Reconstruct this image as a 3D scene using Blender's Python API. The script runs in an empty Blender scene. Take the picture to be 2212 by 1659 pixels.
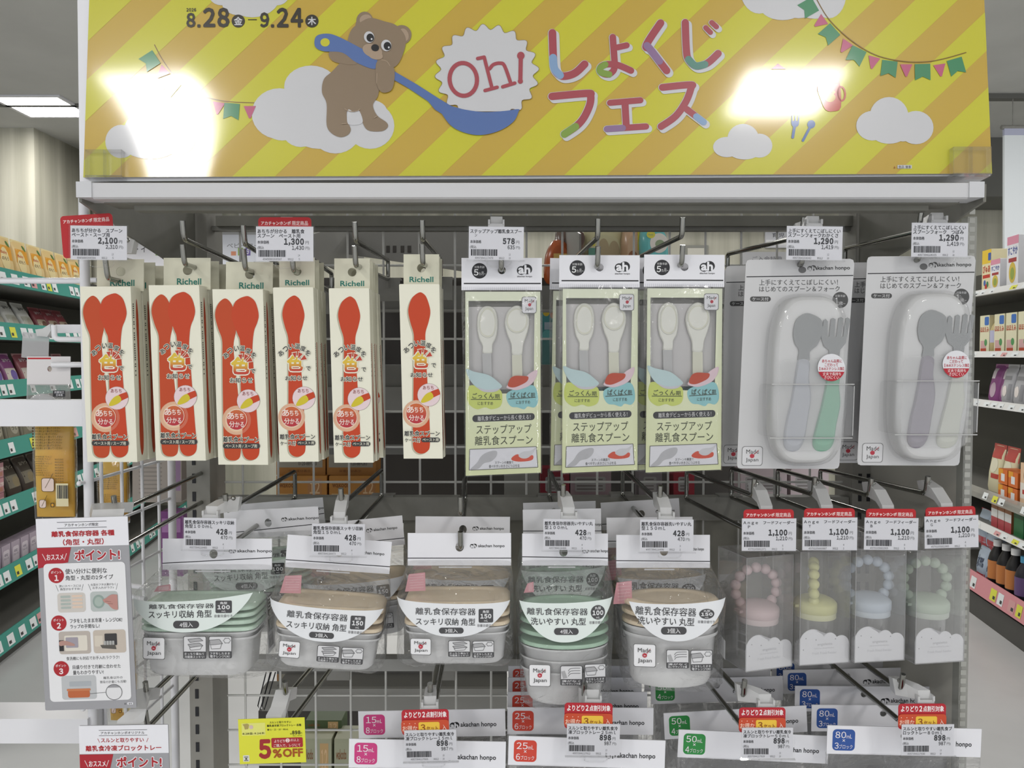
import bpy, math, random
from math import sin, cos, pi, radians, sqrt, atan2, tan
from mathutils import Matrix, Vector
SC = bpy.context.scene
COL = SC.collection
# ---------------------------------------------------------------- camera, light, exposure
F = 1750.0; CX, CY = 1106.0, 829.5          # focal length and centre, in pixels of the 2212x1659 frame
TH = radians(2.0); CAMZ = 1.30
cam_d = bpy.data.cameras.new('camera'); cam_d.sensor_width = 36.0; cam_d.lens = F / 2212 * 36.0
cam_d.clip_start = 0.02
cam = bpy.data.objects.new('camera', cam_d); COL.objects.link(cam)
cam.location = (0, 0, CAMZ); cam.rotation_euler = (pi / 2 - TH, 0, 0)
SC.camera = cam
W = bpy.data.worlds.new('store_air'); SC.world = W; W.use_nodes = True
W.node_tree.nodes['Background'].inputs[0].default_value = (0.93, 0.96, 1.0, 1)
W.node_tree.nodes['Background'].inputs[1].default_value = 0.95
SC.view_settings.view_transform = 'Standard'; SC.view_settings.look = 'None'
SC.view_settings.gamma = 1.0; SC.view_settings.use_curve_mapping = False
SC.view_settings.exposure = 0.22
cy = SC.cycles
cy.max_bounces = 8; cy.diffuse_bounces = 3; cy.glossy_bounces = 3; cy.transmission_bounces = 4
cy.transparent_max_bounces = 40; cy.caustics_reflective = False; cy.caustics_refractive = False
cy.sample_clamp_indirect = 6.0
PANEL_E = 40.0                                 # brightness of the ceiling light panels

def P(px, py, Y):
    u = (px - CX) / F; v = (CY - py) / F
    dy = cos(TH) + v * sin(TH); dz = -sin(TH) + v * cos(TH)
    t = Y / dy
    return Vector((u * t, Y, CAMZ + dz * t))

# ---------------------------------------------------------------- materials
MC = {}
def lin(c):
    c /= 255.0
    return c / 12.92 if c <= 0.04045 else ((c + 0.055) / 1.055) ** 2.4
GAIN = 1.06
def rgb(h):
    h = h.lstrip('#')
    return tuple(min(0.9, lin(int(h[i:i + 2], 16)) * GAIN) for i in (0, 2, 4)) + (1,)
def newmat(name):
    m = bpy.data.materials.new(name); m.use_nodes = True
    return m, m.node_tree, m.node_tree.nodes['Principled BSDF']
def C(h, rough=0.55, metal=0.0, spec=0.4):
    k = (h, rough, metal, spec)
    if k in MC: return MC[k]
    m, nt, b = newmat('ink_' + h)
    b.inputs['Base Color'].default_value = rgb(h)
    b.inputs['Roughness'].default_value = rough
    b.inputs['Metallic'].default_value = metal
    b.inputs['Specular IOR Level'].default_value = spec
    MC[k] = m
    return m
def noisy(name, h1, h2, scale=(8, 8, 8), rough=0.5, detail=4, bump=0.0, spec=0.4, metal=0, lo=0.35, hi=0.65):
    if name in MC: return MC[name]
    m, nt, b = newmat(name)
    tc = nt.nodes.new('ShaderNodeTexCoord'); mp = nt.nodes.new('ShaderNodeMapping')
    mp.inputs['Scale'].default_value = scale
    nz = nt.nodes.new('ShaderNodeTexNoise'); nz.inputs['Scale'].default_value = 1.0; nz.inputs['Detail'].default_value = detail
    rp = nt.nodes.new('ShaderNodeValToRGB')
    rp.color_ramp.elements[0].position = lo; rp.color_ramp.elements[0].color = rgb(h1)
    rp.color_ramp.elements[1].position = hi; rp.color_ramp.elements[1].color = rgb(h2)
    nt.links.new(tc.outputs['Object'], mp.inputs[0]); nt.links.new(mp.outputs[0], nz.inputs['Vector'])
    nt.links.new(nz.outputs['Fac'], rp.inputs[0]); nt.links.new(rp.outputs[0], b.inputs['Base Color'])
    b.inputs['Roughness'].default_value = rough; b.inputs['Specular IOR Level'].default_value = spec
    b.inputs['Metallic'].default_value = metal
    if bump:
        bp = nt.nodes.new('ShaderNodeBump'); bp.inputs['Strength'].default_value = bump; bp.inputs['Distance'].default_value = 0.002
        nt.links.new(nz.outputs['Fac'], bp.inputs['Height']); nt.links.new(bp.outputs[0], b.inputs['Normal'])
    MC[name] = m
    return m
def grad(name, h1, h2, z0, z1, rough=0.5):
    """colour that runs from h1 at local height z0 to h2 at z1 (a printed gradient)"""
    if name in MC: return MC[name]
    m, nt, b = newmat(name)
    tc = nt.nodes.new('ShaderNodeTexCoord'); sp = nt.nodes.new('ShaderNodeSeparateXYZ')
    mr = nt.nodes.new('ShaderNodeMapRange'); mr.inputs[1].default_value = z0; mr.inputs[2].default_value = z1
    rp = nt.nodes.new('ShaderNodeValToRGB'); rp.color_ramp.elements[0].color = rgb(h1); rp.color_ramp.elements[1].color = rgb(h2)
    nt.links.new(tc.outputs['Object'], sp.inputs[0]); nt.links.new(sp.outputs['Z'], mr.inputs[0])
    nt.links.new(mr.outputs[0], rp.inputs[0]); nt.links.new(rp.outputs[0], b.inputs['Base Color'])
    b.inputs['Roughness'].default_value = rough
    MC[name] = m
    return m
def clear(name, tint=(0.97, 0.975, 0.98), refl=1.0, rough=0.06, bump=0.0, bscale=60.0, haze=0.0, hazec='d8d8d8', ior=1.45, cap=.4, bdist=.004, through=.4):
    """clear film or acrylic sheet: see-through with a mirror-like sheen, optional milky haze and crinkle"""
    if name in MC: return MC[name]
    m = bpy.data.materials.new(name); m.use_nodes = True; nt = m.node_tree; nt.nodes.clear()
    out = nt.nodes.new('ShaderNodeOutputMaterial'); tr = nt.nodes.new('ShaderNodeBsdfTransparent')
    tr.inputs[0].default_value = tint + (1,)
    gl = nt.nodes.new('ShaderNodeBsdfGlossy'); gl.inputs['Roughness'].default_value = rough
    fr = nt.nodes.new('ShaderNodeFresnel'); fr.inputs[0].default_value = ior
    mu = nt.nodes.new('ShaderNodeMath'); mu.operation = 'MULTIPLY'; mu.inputs[1].default_value = refl; mu.use_clamp = True
    mn = nt.nodes.new('ShaderNodeMath'); mn.operation = 'MINIMUM'; mn.inputs[1].default_value = cap
    mx = nt.nodes.new('ShaderNodeMixShader')
    nt.links.new(fr.outputs[0], mu.inputs[0]); nt.links.new(mu.outputs[0], mn.inputs[0]); nt.links.new(mn.outputs[0], mx.inputs[0])
    last = tr
    if haze:
        d0 = nt.nodes.new('ShaderNodeBsdfDiffuse'); d0.inputs[0].default_value = rgb(hazec)
        t0 = nt.nodes.new('ShaderNodeBsdfTranslucent'); t0.inputs[0].default_value = rgb(hazec)
        df = nt.nodes.new('ShaderNodeMixShader'); df.inputs[0].default_value = through
        nt.links.new(d0.outputs[0], df.inputs[1]); nt.links.new(t0.outputs[0], df.inputs[2])
        m2 = nt.nodes.new('ShaderNodeMixShader'); m2.inputs[0].default_value = haze
        nt.links.new(tr.outputs[0], m2.inputs[1]); nt.links.new(df.outputs[0], m2.inputs[2]); last = m2
    nt.links.new(last.outputs[0], mx.inputs[1]); nt.links.new(gl.outputs[0], mx.inputs[2])
    if bump:
        tc = nt.nodes.new('ShaderNodeTexCoord'); nz = nt.nodes.new('ShaderNodeTexNoise')
        nz.inputs['Scale'].default_value = bscale; nz.inputs['Detail'].default_value = 3; nz.inputs['Distortion'].default_value = 1.2
        bp = nt.nodes.new('ShaderNodeBump'); bp.inputs['Strength'].default_value = bump; bp.inputs['Distance'].default_value = bdist
        nt.links.new(tc.outputs['Object'], nz.inputs['Vector']); nt.links.new(nz.outputs['Fac'], bp.inputs['Height'])
        nt.links.new(bp.outputs[0], gl.inputs['Normal']); nt.links.new(bp.outputs[0], fr.inputs['Normal'])
    nt.links.new(mx.outputs[0], out.inputs[0])
    MC[name] = m
    return m
def emit(name, col, e):
    if name in MC: return MC[name]
    m = bpy.data.materials.new(name); m.use_nodes = True; nt = m.node_tree; nt.nodes.clear()
    out = nt.nodes.new('ShaderNodeOutputMaterial'); em = nt.nodes.new('ShaderNodeEmission')
    em.inputs[0].default_value = col + (1,); em.inputs[1].default_value = e
    nt.links.new(em.outputs[0], out.inputs[0]); MC[name] = m
    return m
WHITE = C('e6e6ea', 0.5); PAPER = C('e4e4e9', 0.6); BLACK = C('26262a', 0.5); INK = C('3a3a3a', 0.5); GREY = C('6e6e6e', 0.5)
RED = C('b01e24', 0.5); CREAM = C('e6e4d2', 0.45); CHROME = C('94948f', 0.14, 1.0, 0.5)
WPLASTIC = C('dfe2e6', 0.35, 0, 0.5); WMETAL = C('dcdce0', 0.35, 0, 0.5); GMETAL = noisy('grey_painted_steel', '86857f', '8f8e88', (30, 30, 30), 0.45)
FILM = clear('clear_film', (0.995, 0.995, 0.995), 0.9, 0.07, 0.35, 45.0, 0.03)
ACRYL = clear('clear_acrylic', (0.99, 0.99, 0.99), 0.9, 0.03, 0, 1, 0.03)
SLEEVE = clear('clear_sleeve', (0.995, 0.995, 0.995), 0.5, 0.03)

# ---------------------------------------------------------------- text shapes
TX = {}
def glyphs(s, bold):
    k = (s, bold)
    if k in TX: return TX[k]
    if s and all(c in '0123456789,' for c in s):        # figures in the same sans as the kanji, set tight
        vs, fs, x = [], [], 0.0
        for ch in s:
            v0, f0, (a, _, c_, _) = glyphs(chr(ord(ch) + 0xFEE0), bold)
            n0 = len(vs); vs += [(p - a + x, q, r) for p, q, r in v0]; fs += [tuple(n0 + j for j in f) for f in f0]; x += c_ - a + .1
        xs = [v[0] for v in vs]; ys = [v[1] for v in vs]
        TX[k] = (vs, fs, (min(xs), min(ys), max(xs), max(ys)))
        return TX[k]
    c = bpy.data.curves.new('t', 'FONT'); c.body = s; c.resolution_u = 2
    o = bpy.data.objects.new('t', c); COL.objects.link(o)
    bpy.context.view_layer.update()
    ev = o.evaluated_get(bpy.context.evaluated_depsgraph_get())
    me = ev.to_mesh()
    vs = [(v.co.x, v.co.y, 0.0) for v in me.vertices]; fs = [tuple(p.vertices) for p in me.polygons]
    ev.to_mesh_clear()
    bpy.data.objects.remove(o); bpy.data.curves.remove(c)
    if not vs: vs = [(0, 0, 0)]; fs = []
    if bold:                                # heavier strokes: the glyph struck several times, each a hair higher
        n0 = len(vs); v0, f0 = vs, fs; vs, fs = [], []; m = 4 if bold < .05 else 8
        for i in range(m):
            a = 2 * pi * (i + .5) / m
            vs += [(x + bold * .8 * cos(a), y + bold * .8 * sin(a), i * 2.5e-6) for x, y, _ in v0]
            fs += [tuple(i * n0 + j for j in f) for f in f0]
    xs = [v[0] for v in vs]; ys = [v[1] for v in vs]
    TX[k] = (vs, fs, (min(xs), min(ys), max(xs), max(ys)))
    return TX[k]

# ---------------------------------------------------------------- mesh builder
EPS = 0.00013
def sm(pts, n=5, closed=True):
    """smooth curve through points"""
    out = []; N = len(pts)
    rng = range(N if closed else N - 1)
    for i in rng:
        g = (lambda j: pts[j % N]) if closed else (lambda j: pts[min(max(j, 0), N - 1)])
        p0, p1, p2, p3 = g(i - 1), g(i), g(i + 1), g(i + 2)
        for j in range(n):
            t = j / n
            out.append(tuple(0.5 * ((2 * b) + (c - a) * t + (2 * a - 5 * b + 4 * c - d) * t * t + (3 * b - a - 3 * c + d) * t ** 3)
                             for a, b, c, d in zip(p0, p1, p2, p3)))
    if not closed: out.append(tuple(pts[-1]))
    return out
def rr(x0, y0, x1, y1, r, n=5):
    pts = []
    for cx, cyy, a0 in ((x1 - r, y0 + r, -90), (x1 - r, y1 - r, 0), (x0 + r, y1 - r, 90), (x0 + r, y0 + r, 180)):
        for i in range(n + 1):
            a = radians(a0 + 90 * i / n); pts.append((cx + r * cos(a), cyy + r * sin(a)))
    return pts
def ellp(cx, cyy, rx, ry, n=28, rot=0):
    c, s = cos(rot), sin(rot)
    return [(cx + rx * cos(2 * pi * i / n) * c - ry * sin(2 * pi * i / n) * s,
             cyy + rx * cos(2 * pi * i / n) * s + ry * sin(2 * pi * i / n) * c) for i in range(n)]
class B:
    """collects shapes of one part. Page units: pixels right and down from origin o, scaled by k to metres;
    page x -> local x, page y -> local -z, depth d (metres, away from the viewer) -> local y."""
    def __init__(s, k=1.0, o=(0, 0), roll=0.0):
        s.k, s.o, s.r = k, o, roll; s.v = []; s.f = []; s.m = []; s.sm = []; s.mats = []; s.y0 = 0.0; s.warp = None
    def mi(s, mat):
        if mat not in s.mats: s.mats.append(mat)
        return s.mats.index(mat)
    def on(s, o):
        """page coordinates become pixels of the photograph, met with the front plane (local y = 0) of thing o"""
        bpy.context.view_layer.update()
        s.Mi = o.matrix_world.inverted(); s.k = o.matrix_world.translation.y / F; s.c0 = s.Mi @ Vector((0, 0, CAMZ)); return s
    Mi = None
    def pg(s, x, y, d=0.0):
        if s.Mi is not None:
            p = s.Mi @ P(x, y, 1.0) - s.c0; q = s.c0 - p * (s.c0.y / p.y)
            return (q.x, d, q.z)
        dx, dy = x - s.o[0], y - s.o[1]; c, n = cos(s.r), sin(s.r)
        return ((dx * c + dy * n) * s.k, d, -(-dx * n + dy * c) * s.k)
    def dep(s, x, y, L):
        return (s.warp(x, y) if s.warp else s.y0) - L * EPS - s.q * 3e-6
    q = 0                                   # printing order inside a layer, so that no two inks share a plane
    def add(s, vs, fs, mat, smooth=False):
        b = len(s.v); i = s.mi(mat); s.v += [tuple(v) for v in vs]
        for f in fs:
            s.f.append(tuple(b + j for j in f)); s.m.append(i); s.sm.append(smooth)
    def pol(s, pts, mat, L=1):
        a = sum(p[0] * q[1] - q[0] * p[1] for p, q in zip(pts, pts[1:] + pts[:1]))
        if a > 0: pts = pts[::-1]
        s.q = (s.q + 1) % 40
        s.add([s.pg(x, y, s.dep(x, y, L)) for x, y in pts], [tuple(range(len(pts)))], mat)
    def rect(s, x0, y0, x1, y1, mat, L=1): s.pol([(x0, y0), (x1, y0), (x1, y1), (x0, y1)], mat, L)
    def rrect(s, x0, y0, x1, y1, r, mat, L=1): s.pol(rr(x0, y0, x1, y1, r), mat, L)
    def ell(s, cx, cyy, rx, ry, mat, L=1, rot=0): s.pol(ellp(cx, cyy, rx, ry, 28, rot), mat, L)
    def line(s, pts, w, mat, L=1, cap=True, closed=False):
        h = w / 2; P2 = list(pts) + ([pts[0]] if closed else [])
        for (x0, y0), (x1, y1) in zip(P2, P2[1:]):
            l = math.hypot(x1 - x0, y1 - y0) or 1e-9; nx, ny = -(y1 - y0) / l * h, (x1 - x0) / l * h
            s.pol([(x0 + nx, y0 + ny), (x1 + nx, y1 + ny), (x1 - nx, y1 - ny), (x0 - nx, y0 - ny)], mat, L)
        js = P2 if cap else P2[1:-1]
        if w * s.k > 0.0008:
            for x, y in js: s.pol(ellp(x, y, h, h, 14), mat, L)
    def ring(s, pts, w, mat, L=1):
        """outline of a closed shape, w wide, drawn inwards"""
        n = len(pts); cx = sum(p[0] for p in pts) / n; cyy = sum(p[1] for p in pts) / n
        rx = max(abs(p[0] - cx) for p in pts); ry = max(abs(p[1] - cyy) for p in pts)
        inn = [(cx + (x - cx) * (1 - w / rx), cyy + (y - cyy) * (1 - w / ry)) for x, y in pts]
        a = sum(p[0] * q[1] - q[0] * p[1] for p, q in zip(pts, pts[1:] + pts[:1]))
        vs = [s.pg(x, y, s.dep(x, y, L)) for x, y in pts] + [s.pg(x, y, s.dep(x, y, L)) for x, y in inn]
        fs = [(i, (i + 1) % n, n + (i + 1) % n, n + i) for i in range(n)]
        if a > 0: fs = [f[::-1] for f in fs]
        s.add(vs, fs, mat)
    def txt(s, t, x0, y0, x1, y1, mat, L=2, bold=0.0, rot=0.0):
        vs, fs, (a, b, c, d) = glyphs(t, bold)
        sx = (x1 - x0) / max(c - a, 1e-6); sy = (y1 - y0) / max(d - b, 1e-6)
        cx, cyy = (x0 + x1) / 2, (y0 + y1) / 2; co, si = cos(rot), sin(rot)
        out = []
        for vx, vy, vz in vs:
            X = (vx - (a + c) / 2) * sx; Y = -(vy - (b + d) / 2) * sy
            px, py = cx + X * co - Y * si, cyy + X * si + Y * co
            out.append(s.pg(px, py, s.dep(px, py, L) - vz))
        s.add(out, fs, mat)
    def grid(s, x0, x1, top, bot, mat, L=1, nx=24, ny=10):
        """patch between curves top(x) and bot(x); follows the warp"""
        vs = []
        for j in range(ny + 1):
            for i in range(nx + 1):
                x = x0 + (x1 - x0) * i / nx; y = top(x) + (bot(x) - top(x)) * j / ny
                vs.append(s.pg(x, y, s.dep(x, y, L)))
        fs = [(j * (nx + 1) + i, (j + 1) * (nx + 1) + i, (j + 1) * (nx + 1) + i + 1, j * (nx + 1) + i + 1) for j in range(ny) for i in range(nx)]
        s.add(vs, fs, mat, True)
    def prism(s, pts, d0, d1, mat, smooth=False, side=None):
        a = sum(p[0] * q[1] - q[0] * p[1] for p, q in zip(pts, pts[1:] + pts[:1]))
        if a > 0: pts = pts[::-1]
        n = len(pts); vs = [s.pg(x, y, d0) for x, y in pts] + [s.pg(x, y, d1) for x, y in pts]
        s.add(vs, [tuple(range(n)), tuple(range(2 * n - 1, n - 1, -1))], mat)
        s.add(vs, [(i, n + i, n + (i + 1) % n, (i + 1) % n) for i in range(n)], side or mat, smooth)
    def box(s, x0, y0, x1, y1, d0, d1, mat, r=0.0):
        s.prism(rr(x0, y0, x1, y1, r, 3) if r else [(x0, y0), (x1, y0), (x1, y1), (x0, y1)], d0, d1, mat)
    def plate_hole(s, x0, y0, x1, y1, hx, hy, hr, d0, d1, mat, ry=None, top=None):
        """flat plate with a round hole through it"""
        ry = ry or hr
        ang = sorted(set([2 * pi * i / 24 for i in range(24)] + [atan2(yy - hy, xx - hx) % (2 * pi) for xx in (x0, x1) for yy in (y0, y1)]))
        o, q = [], []
        for a in ang:
            c, n = cos(a), sin(a)
            t = min(((x1 - hx) / c if c > 1e-9 else (x0 - hx) / c if c < -1e-9 else 1e9),
                    ((y1 - hy) / n if n > 1e-9 else (y0 - hy) / n if n < -1e-9 else 1e9))
            o.append((hx + c * t, hy + n * t)); q.append((hx + hr * c, hy + ry * n))
        n = len(ang)
        vs = [s.pg(x, y, d0) for x, y in o] + [s.pg(x, y, d0) for x, y in q] + [s.pg(x, y, d1) for x, y in o] + [s.pg(x, y, d1) for x, y in q]
        fs = []
        for i in range(n):
            j = (i + 1) % n
            fs += [(i, n + i, n + j, j), (2 * n + i, 2 * n + j, 3 * n + j, 3 * n + i), (i, j, 2 * n + j, 2 * n + i), (n + i, 3 * n + i, 3 * n + j, n + j)]
        s.add(vs, fs, mat)
    # --- shapes given in local metres
    def mbox(s, a, b, mat):
        (x0, y0, z0), (x1, y1, z1) = a, b
        vs = [(x, y, z) for x in (x0, x1) for y in (y0, y1) for z in (z0, z1)]
        s.add(vs, [(0, 1, 3, 2), (4, 6, 7, 5), (0, 4, 5, 1), (2, 3, 7, 6), (0, 2, 6, 4), (1, 5, 7, 3)], mat)
    def tube(s, pts, r, mat, n=8, caps=True, bend=0.0):
        pts = [Vector(p) for p in pts]
        if bend:
            q = [pts[0]]
            for a, b, c in zip(pts, pts[1:], pts[2:]):
                e0 = b + (a - b).normalized() * min(bend, (a - b).length * .45); e1 = b + (c - b).normalized() * min(bend, (c - b).length * .45)
                for i in range(6):
                    t = i / 5; q.append(e0 * (1 - t) ** 2 + b * 2 * t * (1 - t) + e1 * t * t)
            pts = q + [pts[-1]]
        N = len(pts); vs = []; up = None
        for i, p in enumerate(pts):
            t = (pts[min(i + 1, N - 1)] - pts[max(i - 1, 0)]).normalized()
            if up is None: up = Vector((0, 0, 1)) if abs(t.z) < .9 else Vector((1, 0, 0))
            u = (up - t * up.dot(t)).normalized(); w = t.cross(u); up = u
            rad = r[i] if isinstance(r, (list, tuple)) else r
            vs += [p + (u * cos(2 * pi * j / n) + w * sin(2 * pi * j / n)) * rad for j in range(n)]
        fs = [(i * n + j, i * n + (j + 1) % n, (i + 1) * n + (j + 1) % n, (i + 1) * n + j) for i in range(N - 1) for j in range(n)]
        s.add(vs, fs, mat, True)
        if caps: s.add(vs, [tuple(range(n))[::-1], tuple((N - 1) * n + j for j in range(n))], mat)
    def sph(s, c, r, mat, n=12, m=8, sc=(1, 1, 1)):
        vs = []; c = Vector(c)
        for i in range(m + 1):
            for j in range(n):
                a = pi * i / m; b = 2 * pi * j / n
                vs.append((c.x + r * sc[0] * sin(a) * cos(b), c.y + r * sc[1] * sin(a) * sin(b), c.z + r * sc[2] * cos(a)))
        s.add(vs, [(i * n + j, (i + 1) * n + j, (i + 1) * n + (j + 1) % n, i * n + (j + 1) % n) for i in range(m) for j in range(n)], mat, True)
    def loft(s, rings, mat, caps=(True, True), smooth=True, closed=True):
        n = len(rings[0]); vs = [p for r in rings for p in r]
        fs = [(i * n + j, (i + 1) * n + j, (i + 1) * n + (j + 1) % n, i * n + (j + 1) % n) for i in range(len(rings) - 1) for j in range(n if closed else n - 1)]
        s.add(vs, fs, mat, smooth)
        if caps[0]: s.add(rings[0], [tuple(range(n))[::-1]], mat)
        if caps[1]: s.add(rings[-1], [tuple(range(n))], mat)
    def lathe(s, c, prof, mat, n=28, caps=(True, True)):
        s.loft([[(c[0] + r * cos(2 * pi * j / n), c[1] + r * sin(2 * pi * j / n), c[2] + z) for j in range(n)] for r, z in prof], mat, caps)
    def build(s, name, parent=None, loc=None, rot=None):
        me = bpy.data.meshes.new(name); me.from_pydata(s.v, [], s.f)
        for m in s.mats: me.materials.append(m)
        me.polygons.foreach_set('material_index', s.m); me.polygons.foreach_set('use_smooth', s.sm)
        me.update()
        o = bpy.data.objects.new(name, me); COL.objects.link(o)
        if parent: o.parent = parent
        if loc is not None: o.location = loc
        if rot is not None: o.rotation_euler = rot
        return o
def tag(o, label=None, cat=None, group=None, kind=None):
    if label: o['label'] = label
    if cat: o['category'] = cat
    if group: o['group'] = group
    if kind: o['kind'] = kind
    return o
def thing(name, label, cat, loc=(0, 0, 0), rot=(0, 0, 0), group=None):
    o = bpy.data.objects.new(name, None); o.empty_display_size = 0.02; COL.objects.link(o)
    o.location = loc; o.rotation_euler = rot
    return tag(o, label, cat, group)
KIDS = {}
def dup(root, loc, rot, label, group=None):
    """copy of a thing with copies of its parts and sub-parts"""
    if not KIDS or root.name not in KIDS: KIDS[root.name] = [(c, list(c.children)) for c in root.children]
    r = root.copy(); COL.objects.link(r); r.location = loc; r.rotation_euler = rot; r['label'] = label
    if group: r['group'] = group
    for c, gs in KIDS[root.name]:
        d = c.copy(); COL.objects.link(d); d.parent = r
        for g in gs:
            e = g.copy(); COL.objects.link(e); e.parent = d
    return r
# ================================================================ the setting
def plane(name, pts, mat):
    b = B(); b.add(pts, [tuple(range(len(pts)))], mat); return tag(b.build(name), kind='structure')
CEIL = 2.9
floor_m = noisy('floor_vinyl', 'c4c4c4', 'cccccc', (3, 3, 3), 0.32, 6, 0, 0.45)
plane('floor', [(-11, -6, 0), (11, -6, 0), (11, 9, 0), (-11, 9, 0)], floor_m)
b = B(); b.mbox((-11, -6, CEIL), (11, 9, CEIL + .1), noisy('ceiling_board', 'c4c4c0', 'cacac6', (3, 3, 3), 0.9)); tag(b.build('ceiling'), kind='structure')
wood_w = noisy('wall_wood_paper', '9c9a8a', 'c9c6b6', (9, 9, 0.35), 0.6, 5, 0, 0.3, 0, 0.3, 0.7)
plane('wall_back', [(-11, 6.6, 0), (11, 6.6, 0), (11, 6.6, CEIL), (-11, 6.6, CEIL)], wood_w)
b = B(); b.mbox((-11, 5.75, 0), (-3.36, 6.5, CEIL), wood_w); tag(b.build('wall_left'), kind='structure')
soff = C('6b6b66', 0.8)
b = B(); b.mbox((-3.1, 6.0, 2.47), (11, 6.55, CEIL), soff); tag(b.build('trim_1'), kind='structure')
b = B(); b.mbox((-4.4, 5.2, CEIL - .012), (-2.0, 5.24, CEIL), soff); tag(b.build('trim_2'), kind='structure')
b = B(); b.mbox((2.4, 5.0, CEIL - .03), (11, 5.06, CEIL), soff); tag(b.build('trim_3'), kind='structure')
# ceiling lights: recessed square panels, some of them added as unseen fill
glow = emit('light_panel', (1.0, 0.98, 0.95), PANEL_E)
LP = [(-.9, 4.8), (1.2, 4.8), (-4.2, -4.3), (3.85, -4.3), (-1.5, -5.6), (1.17, -5.6), (-1.52, -1.72), (1.17, -1.67), (-4.2, -1.7), (3.85, -1.7), (-1.5, -4.3), (1.17, -4.3), (-3.0, 5.25), (0.2, 3.9), (3.2, 3.4), (-3.2, 2.2), (5.6, 1.6)]  # leading entries are added fill, unseen, to brighten aisle goods and display fronts
def lamp_at(i, x, y, label):
    t = thing('ceiling_light', label, 'ceiling light', (x, y, CEIL), (0, 0, 0), 'recessed ceiling lights')
    f = B(); 
    for a, c in (((-.225, -.225), (.225, -.2)), ((-.225, .2), (.225, .225)), ((-.225, -.2), (-.2, .2)), ((.2, -.2), (.225, .2))):
        f.mbox((a[0], a[1], -.012), (c[0], c[1], -.001), WMETAL)
    f.build('frame', t)
    d = B(); d.add([(-.2, -.2, -.008), (-.2, .2, -.008), (.2, .2, -.008), (.2, -.2, -.008)], [(0, 1, 2, 3)], glow); d.build('diffuser', t)
for i, (x, y) in enumerate(LP):
    lamp_at(i, x, y, 'lit square panel light in the ceiling beside the sign at upper left' if i == 12 else 'lit square panel light out of view, in a set with added fill lights')
# hanging white banner at the far right
t = thing('hanging_banner', 'tall white banner with lavender bands hanging at the right edge', 'banner', P(2230, 590, 5.0))
b = B().on(t); b.box(2170, 292, 2290, 562, 0, .02, C('e6ebee', .6)); b.box(2170, 562, 2290, 590, 0, .02, C('b9bcd2', .6)); b.box(2170, 276, 2290, 292, 0, .02, C('b9bcd2', .6)); b.build('cloth', t)
b = B().on(t); b.tube([b.pg(2165, 274, .01), b.pg(2295, 274, .01)], .014, GMETAL); b.tube([b.pg(2190, 274, .01), b.pg(2190, 120, .01)], .003, GMETAL); b.build('rail', t)

# ================================================================ the gondola
YG = 1.138                                    # depth of the wire grid at its back
XL, XR = -0.437, 0.492
DK = noisy('dark_grey_steel', '74736b', '7c7b73', (20, 20, 20), 0.5)
LGREY = noisy('light_grey_steel', '9b9b98', 'a3a3a0', (20, 20, 20), 0.45)
UPR = noisy('warm_grey_steel', '93918a', '9a9891', (20, 20, 20), 0.45)
WIRE = C('cfcfcb', 0.35, 0, .5)
gon = thing('gondola_shelf', 'grey steel shop gondola with wire grid back holding all the hooks', 'shelf unit', (0.019, YG, 0))
def gpart(name, fn):
    b = B().on(gon) if False else B(); b.y0 = 0
    fn(b); o = b.build(name, gon); o.matrix_parent_inverse = Matrix.Translation((-0.019, -YG, 0)); return o
def upr(px):
    def f(b):
        x = (px - CX) / F * YG
        b.mbox((x - .016, YG - .03, 0), (x + .016, YG + .03, 1.53), UPR)
        for i in range(55):
            z = .1 + i * .025
            b.mbox((x - .008, YG - .0312, z), (x - .0035, YG - .0295, z + .013), BLACK)
            b.mbox((x + .0035, YG - .0312, z), (x + .008, YG - .0295, z + .013), BLACK) if px > 1000 else None
    return f
gpart('upright', upr(443)); gpart('upright', upr(1850))
def gridf(b):
    x0 = (481 - CX) / F * YG; x1 = (1832 - CX) / F * YG
    xs = [(522 - CX) / F * YG + .05 * i for i in range(18)]
    for x in xs: b.tube([(x, YG, .1), (x, YG, 1.56)], .0016, WIRE, 6, False)
    for y in (573, 732, 889, 966, 1042, 1120, 1504, 1579, 1654, 1730, 480, 455):
        z = P(1106, y, YG).z
        b.tube([(x0, YG + .003, z), (x1, YG + .003, z)], .0016, WIRE, 6, False)
gpart('wire_grid', gridf)
def bar(y0, y1, Y, d, m, x0=468, x1=1838):
    def f(b):
        b.mbox(((x0 - CX) / F * Y, Y, P(1106, y1, Y).z), ((x1 - CX) / F * Y, Y + d, P(1106, y0, Y).z), m)
    return f
gpart('crossbar', bar(466, 488, YG - .02, .018, DK, 470, 1840)); gpart('crossbar', bar(488, 498, YG - .012, .014, GMETAL, 455, 1850))
gpart('crossbar', bar(1074, 1124, YG - .022, .02, GMETAL)); gpart('crossbar', bar(1424, 1450, YG - .022, .02, LGREY))
gpart('back_panel', bar(1124, 1425, YG + .012, .006, noisy('back_panel_grey', '8a887e', '949288', (6, 6, 6), .6), 870, 1838))
def side(b):
    z1 = P(1106, 596, .88).z
    b.mbox((XR, .893, 0), (XR + .012, YG - .03, z1), noisy('side_panel_beige', 'b4b2a9', 'bbb9b0', (5, 5, 5), .5))
gpart('side_panel', side)
def edge(b):
    b.mbox((XR, .88, 0), (XR + .010, .893, P(1106, 468, .88).z), clear('clear_edge', (.9, .91, .9), .8, .05, 0, 1, .45, 'cfcfc8'))
    for i in range(100):
        z = .55 + i * .0095
        b.mbox((XR + .0015, .8795, z), (XR + .0075, .8799, z + .0055), C('a6a6a0', .4))
gpart('edge_strip', edge)
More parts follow.
